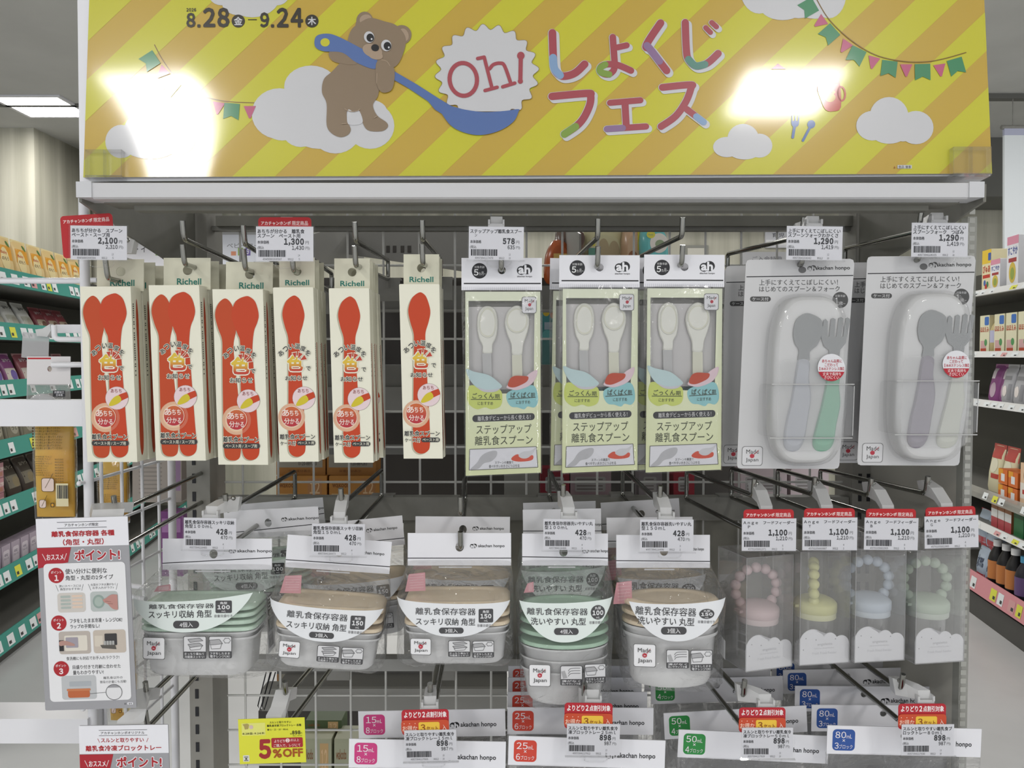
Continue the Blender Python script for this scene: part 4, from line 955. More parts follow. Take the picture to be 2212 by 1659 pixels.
def bag(label, S, group):
    """clear bag of storage containers. S holds what was measured on the photograph"""
    t = thing('container_bag', label, 'container pack', P(S['hole'][0], S['hole'][1], S['Y']), (0, S.get('roll', 0), 0), group)
    D = S['D']; k = S['Y'] / F
    hx0, hx1, hy0, hy1 = S['head']; bx0, bx1, by0, by1 = S['body']
    yf, ym = -D * .5, 0.0
    # header card (folded over the mouth of the bag)
    b = B().on(t); b.plate_hole(hx0, hy0, hx1, hy1, S['hole'][0], S['hole'][1], 9, -.0012, -.0004, PAPER, 10)
    b.y0 = -.0012; b.line([(hx0, S['line'][0]), (hx1, S['line'][1])], 1.8, BLACK, 1, False)
    lx, ly, lw = S['logo']; b.ell(lx, ly, 4.7, 4.6, INK, 1); b.ell(lx + 5.5, ly - .5, 5, 4.8, INK, 1); b.txt('ah', lx - 3.5, ly - 4, lx + 9, ly + 3.4, PAPER, 2, .05); b.txt('akachan honpo', lx + 13, ly - 4, lx + lw, ly + 4.5, INK, 1, .03)
    b.rect(hx0 + (hx1 - hx0) * .3, hy1 + 2, hx0 + (hx1 - hx0) * .62, hy1 + 5, C('c9c9cc'), 0)
    b.build('header_card', t)
    # film
    bc, bw = (bx0 + bx1) / 2, (bx1 - bx0) / 2; hc, hw = (hx0 + hx1) / 2, (hx1 - hx0) / 2
    b = B().on(t); rg = []
    mo = S['moon']; ytop = (mo[1] + mo[3]) / 2
    for f_, cx_, w_, d_ in ((0, hc, hw + 2, .0016), (.25, hc * .8 + bc * .2, hw * .9 + bw * .1 + 2, D * .16), (.6, hc * .4 + bc * .6, hw * .5 + bw * .5 + 2, D * .36), (1, bc, bw, D * .5)):
        rg.append(superring(b, cx_, w_, 0, d_, hy1 - 12 + (ytop - hy1 + 12) * f_, 2.2 + 2.6 * f_, wob=.0012 * f_, ph=f_ * 3))
    for f_ in (.15, .35, .6, .8, .93):
        rg.append(superring(b, bc + S.get('lean', 0) * f_, bw * (1 - S.get('taper', .0) * f_), 0, D * (.5 - .04 * f_), ytop + (by1 - ytop) * f_, 5, wob=.0013, ph=7 * f_ + bx0))
    rg.append(superring(b, bc + S.get('lean', 0), bw * (.96 - S.get('taper', 0)), 0, D * .36, by1, 4, wob=.002, ph=bx0))
    b.loft(rg, FILM2, (False, True)); b.build('clear_bag', t)
    # moon-shaped printed band and marks on the front of the bag
    n_ = 5.0
    def fr(px, py):
        u = min(.985, abs((px - bc) / bw)); return -(D * .5 + .0022) * (1 - u ** n_) ** (1 / n_)
    b = B().on(t); b.warp = fr
    x0, y0, x1, y1 = mo; dip, yb = S['dip'], S['moonb']
    top = lambda x: y0 + (y1 - y0) * (x - x0) / (x1 - x0) + dip * sin(pi * (x - x0) / (x1 - x0))
    def bot(x):
        q = (x - (x0 + x1) / 2) / ((x1 - x0) / 2); return top(x) + (yb - top((x0 + x1) / 2)) * max(0.0, 1 - abs(q) ** 2.3) ** .8 + .1
    b.grid(x0, x1, top, bot, S['mc'], 0, 36, 8)
    r_ = S.get('tilt', 0)
    b.txt('離乳食保存容器', *S['t1'], TXG, 2, .012, r_); b.txt(S['name'], *S['t2'], TXG, 2, .018, r_)
    x, y, w, h = S['badge']
    if S['round']: b.ell(x + w / 2, y + h / 2, w / 2, h / 2, TXG, 2)
    else: b.rrect(x, y, x + w, y + h, 3, TXG, 2)
    W_ = C('e2e2e4'); b.txt('丸型' if S['round'] else '角型', x + w * .28, y + h * .1, x + w * .72, y + h * .3, W_, 3, .03); b.txt(S['ml'], x + w * .12, y + h * .36, x + w * .88, y + h * .7, W_, 3, .06); b.txt('mL', x + w * .38, y + h * .76, x + w * .64, y + h * .92, W_, 3)
    b.txt('容量目盛付き', x - 3, y + h + 3, x + w + 1, y + h + 9, C('77777a'), 2, .01, r_)
    x, y, w, h = S['pill']; b.rrect(x, y, x + w, y + h, h * .48, TXG, 2); b.txt(S['cnt'], x + w * .25, y + h * .18, x + w * .76, y + h * .84, W_, 3, .01, r_)
    x, y, w, h = S['made']; b.rrect(x, y, x + w, y + h, 4, C('e6e6e8'), 1); b.ring(rr(x, y, x + w, y + h, 4), 1.2, GREY, 2)
    b.txt('Made', x + w * .2, y + h * .18, x + w * .78, y + h * .36, INK, 2); b.txt('Japan', x + w * .2, y + h * .62, x + w * .82, y + h * .84, INK, 2); b.ell(x + w * .5, y + h * .49, 4.6, 4.6, C('b42c3c'), 2); b.txt('in', x + w * .46, y + h * .45, x + w * .54, y + h * .53, W_, 3); b.line([(x + w * .58, y + h * .44), (x + w * .76, y + h * .2)], .9, C('b42c3c'), 2)
    (x, y, w, h), (x2, y2, w2, h2) = S['ic']
    icon(b, x, y, w, h, TXG, 1, 2 if S['round'] else 0); icon(b, x2, y2, w2, h2, TXG, 1, 1)
    cap_txt(b, x, y, w, h, *(('溝がなく', '洗いやすいフタ裏') if S['round'] else ('きっちり重ねて', '冷蔵庫スッキリ!')), 4); cap_txt(b, x2, y2, w2, h2, 'フタをしたまま', '電子レンジOK!', 4)
    b.build('front_print', t)
    # side print seen through the gusset
    b = B().on(t); sx, sy0, sy1 = S['sidepr']; sg = 1 if sx > bc else -1
    X = b.pg(sx, sy0)[0]; za, zb = b.pg(sx, sy0)[2], b.pg(sx, sy1)[2]; H = za - zb
    for u0, u1, v0, v1, m_ in ((-.3, .1, 0, .34, None), (-.3, .12, .38, 1, C('e2e2e4')), (-.24, .02, .42, .64, TXG), (-.24, .02, .7, .92, TXG)):
        if m_: b.add([(X + sg * (.0002 if m_ is TXG else 0), D * u, za - H * v) for u, v in ((u0, v0), (u1, v0), (u1, v1), (u0, v1))], [(0, 1, 2, 3) if sg > 0 else (3, 2, 1, 0)], m_)
    for i in range(5): b.add([(X, D * u, za - H * v) for u, v in ((-.2, .02 + .06 * i), (0, .02 + .06 * i), (0, .05 + .06 * i), (-.2, .05 + .06 * i))], [(0, 1, 2, 3) if sg > 0 else (3, 2, 1, 0)], TXG)
    b.build('side_print', t)
    # pink leaflet tucked in at the left
    lx0, ly0, lx1, ly1 = S['leaf']
    b = B().on(t); b.prism([(lx0, ly0 + 4), (lx1, ly0), (lx1 + 1, ly1 - 2), (lx0 - 8, ly1)], -D * .12, -D * .12 + .0006, PINKT)
    b.y0 = -D * .12
    for i in range(6): b.line([(lx0 + 2, ly0 + 6 + i * (ly1 - ly0 - 8) / 6), (lx1 - 3, ly0 + 4 + i * (ly1 - ly0 - 8) / 6)], 1, C('e6c4c8'), 1, False)
    b.build('pink_leaflet', t)
    # containers: stacked lids over nested tubs
    cw = S['lid']; lc, lw_, ly, step, n = cw; d2 = D * .46
    sup = 2.05 if S['round'] else 6.0; m_ = S['lc']; e = 1.0
    for i in range(n):
        b = B().on(t); y = ly + step * i; rg = []
        tilt = S.get('lt', 0)
        if i == 0:
            for f_, up in ((.02, -1.5), (.6, -1.5), (.72, -1.5), (.78, -4), (.95, -4)): rg.append(superring(b, lc, lw_ * f_, 0, d2 * f_, y + up - 3, sup))
        for f_, dy in ((.97, -4), (1.0, -2), (1.0, 3), (.97, 4.5), (.9, 4.5)): rg.append(superring(b, lc, lw_ * f_, 0, d2 * f_, y + dy, sup))
        if tilt:
            rg = [[(p[0], p[1], p[2] + tilt * (p[1]) + (p[0] - b.pg(lc, y)[0]) * S.get('lr', 0)) for p in r] for r in rg]
        b.loft(rg, m_, (True, True)); b.build('lid', t)
    ty0 = ly + step * (n - 1) + 6; ty1 = by1 - 6; tap = S.get('tubt', .86)
    for i in range(S['nt']):
        b = B().on(t); o_ = i * S.get('nest', 9); rg = []
        yt, yb_ = ty0 + o_, ty1 - (S['nt'] - 1 - i) * S.get('nest', 9) - (0 if i == S['nt'] - 1 else 4)
        for f_, q in ((.985, 0), (.985, .06), (.93, .09), (tap + .02, .9), (tap - .04, 1.0)): rg.append(superring(b, lc, lw_ * f_, 0, d2 * f_, yt + (yb_ - yt) * q, sup if S['round'] else 5))
        b.loft(rg, TUB, (False, True)); b.build('tub', t)
    return t
Y2 = .862
G1, G2_, G3, G4 = 'green 100 mL square container bags', 'beige 150 mL square container bags', 'green 100 mL round container bags', 'beige 150 mL round container bags'
SA = dict(hole=(462, 1196), Y=Y2, roll=-.028, D=.062, head=(352, 588, 1163, 1230), line=(1216, 1204), logo=(500, 1190, 88), body=(304, 598, 1262, 1446), moon=(306, 1278, 566, 1262), dip=8, moonb=1343, mc=MOONG,
          t1=(351, 1284, 487, 1294), t2=(350, 1297.5, 482, 1313.5), name='スッキリ収納 角型', tilt=-.02, badge=(490, 1277, 34, 26), round=False, ml='100', pill=(402, 1319, 54, 16), cnt='4個入', made=(337, 1354, 48, 46), ic=((423, 1351, 48, 47), (476, 1351, 48, 46)),
          sidepr=(586, 1278, 1400), leaf=(347, 1258, 374, 1274), lid=(444, 122, 1298, 14.5, 4), lc=LIDG, nt=2, nest=12)
SC_ = dict(hole=(993, 1181), Y=Y2, roll=0.0, D=.07, head=(881, 1104, 1151, 1221), line=(1205, 1205), logo=(1020, 1179, 70), body=(862, 1109, 1262, 1419), moon=(863, 1274, 1102, 1279), dip=5, moonb=1350, mc=MOON,
           t1=(906.5, 1290, 1031, 1304.5), t2=(907, 1311, 1030, 1326), name='スッキリ収納 角型', tilt=.01, badge=(1037, 1292, 30, 28.5), round=False, ml='150', pill=(955, 1330.5, 51, 12.5), cnt='3個入', made=(895, 1353, 44, 35), ic=((974, 1357, 46, 34), (1024, 1358, 45, 35)),
           sidepr=(1104, 1284, 1340), leaf=(885, 1232, 920, 1273), lid=(990, 112, 1290, 19, 3), lc=LIDB, nt=2, nest=12)
SD = dict(hole=(1217, 1192), Y=Y2, roll=.018, D=.068, head=(1128, 1313, 1152, 1221), line=(1202, 1205), logo=(1262, 1190, 52), body=(1113, 1322, 1262, 1508), moon=(1121, 1279, 1316, 1272), dip=5, moonb=1362, mc=MOONG, taper=.09, lean=4,
          t1=(1137, 1291, 1263, 1305.5), t2=(1145, 1311, 1259, 1326.5), name='洗いやすい 丸型', tilt=.005, badge=(1269, 1285, 30, 30), round=True, ml='100', pill=(1193, 1332, 51, 14.5), cnt='4個入', made=(1141, 1408, 45, 46), ic=((1206, 1410, 46, 41), (1256, 1407, 45, 40)),
          sidepr=(1117, 1325, 1425), leaf=(1139, 1252, 1152, 1276), lid=(1218, 96, 1308, 23, 4), lc=C('b2d2ba', .35), nt=3, nest=24, tubt=.8)
SE = dict(hole=(1434, 1190), Y=Y2, roll=0.0, D=.07, head=(1331, 1533, 1155, 1226), line=(1210.5, 1212), logo=(1476, 1186, 44), body=(1335, 1559, 1262, 1471), moon=(1349, 1279, 1552, 1273), dip=6, moonb=1359, mc=MOON, taper=.07, lean=0,
          t1=(1362, 1288.5, 1487, 1306), t2=(1366, 1309, 1483, 1326), name='洗いやすい 丸型', tilt=.03, badge=(1493, 1292, 32, 21), round=True, ml='150', pill=(1414, 1329, 53, 16), cnt='3個入', made=(1357.5, 1365, 46, 48), ic=((1425, 1376, 47, 39), (1475, 1377, 46, 43)),
          sidepr=(1556, 1345, 1410), leaf=(1330, 1250, 1362, 1300), lid=(1447, 104, 1294, 20, 3), lc=LIDB, nt=2, nest=16, tubt=.82)
bagA = bag('bag of green-lidded square containers, leftmost of the five container bags', SA, G1)
bagC = bag('bag of beige-lidded square containers with no price tag over its header', SC_, G2_)
bagD = bag('bag of green-lidded round containers, lowest hanging of the bags', SD, G3)
bagE = bag('bag of beige-lidded round containers beside the pink feeder box', SE, G4)
bagB = dup(bagC, P(733, 1192, Y2), (0, .085, .06), 'tilted bag of beige-lidded square containers under the 428 tag')
def rear(o, px, py, Y, rot, lab): dup(o, P(px, py, Y), rot, lab)
rear(bagA, 580, 1129, .955, (0, -.1, -.12), 'green square container bag, second on its hook, header tipped up')
rear(bagA, 600, 1110, 1.04, (0, -.13, -.12), 'green square container bag, rearmost on its hook')
rear(bagC, 771, 1150, .955, (0, -.09, .05), 'beige square container bag behind the tilted one')
rear(bagC, 1000, 1143, .945, (0, .012, .03), 'beige square container bag behind the untagged one')
rear(bagD, 1211, 1136, .945, (0, .0, 0), 'green round container bag, second on its hook')
rear(bagD, 1206, 1118, 1.02, (0, -.01, 0), 'green round container bag, rearmost on its hook')
rear(bagE, 1405, 1149, .945, (0, -.02, -.05), 'beige round container bag, second on its hook')
rear(bagE, 1385, 1110, 1.03, (0, -.06, .0), 'beige round container bag, rearmost on its hook, header tipped')
# hooks of the second row
H2 = 'second row double hooks'
hA = hook('chrome second row hook holding the green square container bags', (490, 1104), (637, 1018), .86, drop=.038, group=H2)[0]
hB = hook('chrome second row hook holding the tilted beige square bags', (738, 1092), (824, 1015), .86, drop=.038, group=H2)[0]
hC = hook('chrome second row hook holding the untagged beige square bags', (995, 1110), (1005, 1022), .86, drop=.038, group=H2)[0]
hD = hook('chrome second row hook holding the green round bags', (1216, 1084), (1187, 1015), .86, drop=.038, group=H2)[0]
hE = hook('chrome second row hook holding the beige round bags', (1425, 1086), (1345, 1012), .86, drop=.038, group=H2)[0]
# long left-hand hook with the upper point card
hL = hook('long chrome hook at far left behind the tall point card', (250, 1108), (440, 1020), .86, drop=.04, group=H2, mount=False)[0]
price_tag('price tag 428 on the green square container bags', 397, 1118, .84, '離乳食保存容器スッキリ収納', '角型１００ｍＬ', '428', '470', '4957394116485', .018, tail=('4', '1'), hookpt=hA + Vector((.006, 0, .004)), w=114)
price_tag('price tag 428 on the tilted beige square container bags', 674, 1131, .84, '離乳食保存容器スッキリ収納', '角型１５０ｍＬ', '428', '470', '4957394116473', .012, tail=('4', '1'), hookpt=hB, w=115)
price_tag('price tag 428 on the green round container bags', 1174, 1121, .84, '離乳食保存容器洗いやすい丸', '型１００ｍＬ', '428', '470', '4957394116489', .008, tail=('4', '3'), hookpt=hD, w=112)
price_tag('price tag 428 on the beige round container bags', 1383, 1122, .84, '離乳食保存容器洗いやすい丸', '型１５０ｍＬ', '428', '470', '4957394116496', .004, tail=('3', '2'), hookpt=hE, w=116)

# ================================================================ feeder boxes
BOXC = clear('clear_carton', (1, 1, 1), .8, .05, 0, 1, .11, 'fafafa')
def feeder(label, px, py, Y, col, name, yaw, beadyaw, lite):
    """origin: lower left front corner of the clear box"""
    t = thing('feeder_box', label, 'baby feeder', P(px, py, Y), (0, 0, yaw), 'clear boxes with silicone feeders')
    Wd, Dp, Ht = .0565, .055, .120; SIL = C(col, .5); LT = C(lite, .5)
    b = B(); e = .0004
    b.mbox((0, 0, 0), (Wd, e, Ht), BOXC); b.mbox((0, Dp - e, 0), (Wd, Dp, Ht), BOXC); b.mbox((0, e, 0), (e, Dp - e, Ht), BOXC); b.mbox((Wd - e, e, 0), (Wd, Dp - e, Ht), BOXC)
    b.mbox((0, 0, 0), (Wd, Dp, e), BOXC); b.mbox((0, 0, Ht - e), (Wd, Dp, Ht), BOXC)
    ED = clear('carton_crease', (1, 1, 1), .8, .1, 0, 1, .35, 'e0e0e2')
    for x in (0, Wd):
        for y in (0, Dp): b.tube([(x, y, 0), (x, y, Ht)], .0004, ED, 5, False)
    for z in (0, Ht):
        b.tube([(0, 0, z), (Wd, 0, z)], .0004, ED, 5, False); b.tube([(0, 0, z), (0, Dp, z)], .0004, ED, 5, False)
    # hanging loop on top
    b.mbox((Wd * .3, Dp * .5, Ht), (Wd * .7, Dp * .5 + e, Ht + .018), BOXC); b.build('clear_box', t)
    b = B(); X = lambda u: u * Wd
    lobes = [(0, 0)] + [(X(.26) + X(.26) * cos(radians(a)), .022 + .0155 * sin(radians(a))) for a in range(180, 20, -12)] + [(X(.61) + X(.165) * cos(radians(a)), .022 + .011 * sin(radians(a))) for a in range(140, 30, -12)] + [(X(.84) + X(.16) * cos(radians(a)), .02 + .0095 * sin(radians(a))) for a in range(120, -1, -12)] + [(Wd, 0)]
    b.prism([(x, -z) for x, z in lobes], .0008, .0012, C('e2e2e6', .5)); b.y0 = .0008
    b.txt('angelette', X(.36), -.0225, X(.66), -.019, C('b4b4ba'), 1); b.txt('silicone food feeder', X(.3), -.0175, X(.7), -.0163, C('bcbcc2'), 1); b.txt('Fresh Food Feeder', X(.26), -.013, X(.75), -.0105, C('c2c2c8'), 1)
    for u, z in ((.13, .028), (.33, .026), (.72, .026), (.08, .016)): b.ell(X(u), -z, .0006, .0006, C('8c8c90'), 1)
    b.build('cloud_card', t)
    cx, cyy = Wd * .5 + .0042, Dp * .5
    b = B(); b.lathe((cx, cyy, 0), [(.017, .003), (.018, .005), (.0185, .038), (.0185, .0435)], clear('feeder_jar', (1, 1, 1), .8, .06, 0, 1, .25), caps=(True, False)); b.build('jar', t)
    b = B(); b.lathe((cx, cyy, -.0225), [(.0213, .0655), (.0215, .066), (.0215, .071), (.021, .0715), (.021, .0718)], LT); b.build('collar', t)
    b = B(); b.lathe((cx, cyy, -.0225), [(.0214, .0715), (.0222, .072), (.0224, .080), (.0218, .0812), (.0196, .0835), (.0142, .0862), (.0065, .0876), (.0008, .088)], SIL)
    b.loft([[(cx - .026 - .003 * 0 + (.008 if q else 0) * 1, cyy + .005 * s_, .056 + .0014 * u) for s_, u in ((-1, -1), (1, -1), (1, 1), (-1, 1))] for q in (0, 1)], SIL, smooth=False); cap_ = b.build('cap', t)
    b = B(); n = 13; co, si = cos(beadyaw), sin(beadyaw)
    for i in range(n):
        a = radians(-66 + 312 * i / (n - 1)); rx, rz = .0245, .0225
        x = rx * cos(a); z = .1 + .0 + rz * sin(a)
        z = .0775 + rz * sin(a)
        b.sph((cx + x * co, cyy + x * si + .004, z), .0056, SIL, 14, 9)
    b.build('bead_ring', cap_)
    return t
feeder('clear box with pink feeder and bead ring, first of the feeders', 1611, 1452, .835, 'd2babc', 'pink', radians(17), radians(-6), 'd0bfbf')
feeder('clear box with yellow feeder and bead ring', 1727, 1438, .838, 'd2d196', 'yellow', radians(9), radians(62), 'd0d0a8')
feeder('clear box with pale blue feeder and bead ring', 1846, 1432, .838, 'c2ccd8', 'blue', radians(8), radians(-4), 'c4ccd4')
feeder('clear box with pale green feeder and bead ring, beside side panel', 1977, 1435, .838, 'bccab8', 'green', radians(9), radians(-6), 'c2cabf')
FEED = [((1627, 1071), (1483, 1016), 1603, 1120, .0, 'P', '4570105661971', ('6', '3'), 118), ((1757, 1068), (1580, 1012), 1734, 1118, .0, 'Y', '4570105660887', ('4', '2'), 119), ((1878, 1070), (1680, 1014), 1868, 1118, .012, 'B', '4570105661969', ('6', '3'), 117), ((2000, 1066), (1772, 1014), 1997, 1116, -.03, 'G', '4570105661985', ('4', '5'), 117)]
for (tp, bk, x, y, r_, l_, code, tail, w_), col in zip(FEED, ('pink', 'yellow', 'pale blue', 'pale green')):
    a = hook('chrome second row hook over the %s feeder box' % col, tp, bk, .862, drop=.04, group=H2)[0]
    price_tag('red-topped price tag 1,100 over the %s feeder' % col, x, y, .825, 'Ａｎｇｅ　フードフィーダー', l_, '1,100', '1,210', code, r_, red='limited', tail=tail, hookpt=a + Vector((.004, 0, .003)), w=w_)
# ================================================================ third row: freezing tray packs
TW = .1627                                   # real width of a header card
SILT = clear('milky_silicone', (1, 1, 1), .5, .2, 0, 1, .5, 'd6d6d8')
def tray(label, tl, w, col, t1, t2, group, badge=(.04, .2), roll=0.0, hole=.5):
    Y = TW * F / w
    t = thing('freezing_tray_pack', label, 'tray pack', P(tl[0], tl[1], Y), (0, roll, 0), group)
    U = 343.0; k = TW / U
    b = B(k)
    b.plate_hole(0, 0, U, 64, U * hole, 20, 8, -.001, .0, PAPER); b.y0 = -.001
    m_ = C(col, .5); x0, y0, x1, y1 = 12, 8, 62, 56
    b.rrect(x0, y0, x1, y1, 9, m_, 1); W_ = C('ecd8dc')
    W_ = C('e8e2e6'); b.txt(t1, x0 + 6, y0 + 5, x0 + 30, y0 + 20, W_, 2, .01); b.txt('mL', x0 + 31, y0 + 11, x0 + 43, y0 + 20, W_, 2); b.txt('×', x0 + 22, y0 + 22, x0 + 28, y0 + 28, W_, 2); b.txt(t2, x0 + 5, y0 + 30, x0 + 14, y0 + 44, W_, 2, .01); b.txt('ブロック', x0 + 15, y0 + 34, x0 + 45, y0 + 44, W_, 2)
    b.ell(220, 37, 7, 7, BLACK, 1); b.ell(228, 36, 7.5, 7.2, BLACK, 1); b.txt('ah', 214.5, 31, 233, 43, PAPER, 2, .05); b.txt('akachan honpo', 238, 29.5, 322, 44, BLACK, 1, .03)
    b.build('header_card', t)
    b = B(k); rg = []
    for z, d in ((60, .0012), (70, .006), (95, .016), (150, .018), (225, .017), (250, .012), (262, .001)):
        rg.append([((171.5 + 176 * cos(a)) * k if abs(cos(a)) < .97 else (171.5 + 173 * cos(a)) * k, d * .5 * sin(a) * (1 + .2 * sin(3 * a + z)), -z * k) for a in [2 * pi * i / 28 for i in range(28)]])
    b.loft(rg, FILM2, (False, False)); b.build('clear_bag', t)
    b = B(k); b.box(22, 92, 320, 240, -.006, -.004, SILT, 8)
    nx = 4
    for i in range(nx):
        for j in range(2): b.box(32 + i * 71, 102 + j * 68, 94 + i * 71, 160 + j * 68, -.004, .006, SILT, 6)
    b.build('silicone_tray', t)
    return t
TR = [('c8407e', '15', '8', 'pink 15 mL tray packs', 'pink-badged 15 mL tray pack', [((754.5, 1595), 344, .02), ((774, 1536), 322, -.018)]),
      ('cc4636', '25', '6', 'red 25 mL tray packs', 'red-badged 25 mL tray pack', [((1099, 1589), 344, .03), ((1096, 1527), 320, .005), ((1096, 1494), 306, .0), ((1097, 1463), 293, .0), ((1098, 1438), 283, .0)]),
      ('2f8a44', '50', '4', 'green 50 mL tray packs', 'green-badged 50 mL tray pack', [((1466, 1575), 330, .045), ((1433, 1540), 313, -.055), ((1405, 1468), 289, -.03), ((1392, 1443), 276, .0)]),
      ('32559c', '80', '3', 'blue 80 mL tray packs', 'blue-badged 80 mL tray pack', [((1787, 1566), 338, .024), ((1753, 1522), 314, .004), ((1717, 1481), 302, .006), ((1691, 1447), 281, -.02), ((1668, 1425), 268, .0)])]
for col, a1, a2, grp, lab, lst in TR:
    pr = None; nm = ('frontmost of its row', 'second of its row', 'third of its row', 'fourth of its row', 'rearmost of its row')
    for j, (tl, w, r_) in enumerate(lst):
        l_ = '%s, %s' % (lab, nm[j] if j < len(lst) - 1 or j == 0 else 'rearmost of its row')
        if pr is None: pr = tray(l_, tl, w, col, a1, a2, grp, roll=r_)
        else: dup(pr, P(tl[0], tl[1], TW * F / w), (0, r_, 0), l_)
H3 = 'third row double hooks'
h15 = hook('chrome third row hook over the pink-badged trays', (930, 1512), (958, 1375), .82, drop=.032, group=H3)[0]
h25 = hook('chrome third row hook over the red-badged trays', (1262, 1512), (1236, 1375), .82, drop=.032, group=H3)[0]
h50 = hook('chrome third row hook over the green-badged trays', (1606, 1505), (1485, 1372), .82, drop=.032, group=H3)[0]
h80 = hook('chrome third row hook over the blue-badged trays', (1946, 1492), (1755, 1350), .825, drop=.032, group=H3)[0]
hY = hook('chrome third row hook behind the yellow discount card', (618, 1507), (730, 1375), .84, drop=.032, group=H3)[0]
hZ = hook('chrome hook at lower left behind the second point card', (318, 1508), (460, 1372), .845, drop=.032, group=H3, mount=False)[0]
PR = 'pair'
price_tag('price tag 898 with red and orange cards over pink-badged trays', 873, 1578, .80, 'スルンと取りやすい離乳食冷', '凍ブロックトレー１５ｍｌ', '898', '987', '4957394117905', -.02, red=PR, hookpt=h15, w=114, gap=46, tail=('15', '10'))
price_tag('price tag 898 with red and orange cards over red-badged trays', 1225, 1563, .80, 'スルンと取りやすい離乳食冷', '凍ブロックトレー２５ｍｌ', '898', '987', '4957394117912', .012, red=PR, hookpt=h25, w=116, gap=46, tail=('13', '10'))
price_tag('price tag 898 with red and orange cards over green-badged trays', 1603, 1572, .80, 'スルンと取りやすい離乳食冷', '凍ブロックトレー５０ｍｌ', '898', '987', '4957394117929', .0, red=PR, hookpt=h50, w=112, gap=46, tail=('13', '10'))
price_tag('price tag 898 with red and orange cards over blue-badged trays', 1948, 1565, .80, 'スルンと取りやすい離乳食ブ', 'ロックトレー８０ｍｌ', '898', '987', '4957394117936', -.004, red=PR, hookpt=h80, w=115, gap=46, tail=('13', '10'))
# ================================================================ point cards and the yellow discount card
PR_, GRC = C('a82430', .5), C('9b9b9f', .5)
RB = C('a8242c', .5)
def pointcard(label, px, py, Y, roll, body):
    t = thing('point_card', label, 'sign card', P(px, py, Y), (0, roll, 0)); b = B(Y / F); body(b); b.build('printed_card', t)
    return t
def head(b, W_, H_):
    b.prism(rr(0, 0, W_, H_, 3), 0, .0012, GRC); b.rect(0, 0, W_, 63, PAPER, 1)
    b.pol([(0, 64), (74, 64), (66, 96), (0, 109)], PR_, 2); b.pol([(0, 64), (74, 64), (66, 97), (0, 108)], PR_, 2)
    b.line([(11, 77), (18, 92)], 1.3, C('e4d4d6'), 3); b.line([(64, 77), (58, 92)], 1.3, C('e4d4d6'), 3); b.txt('おススメ', 20, 78, 57, 91, C('ece0e2'), 3, .03)
    b.txt('ポイント!', 79, 68, 182, 96, PAPER, 2, .12); b.txt('ポイント!', 81, 70, 180, 94, RB, 3, .05)
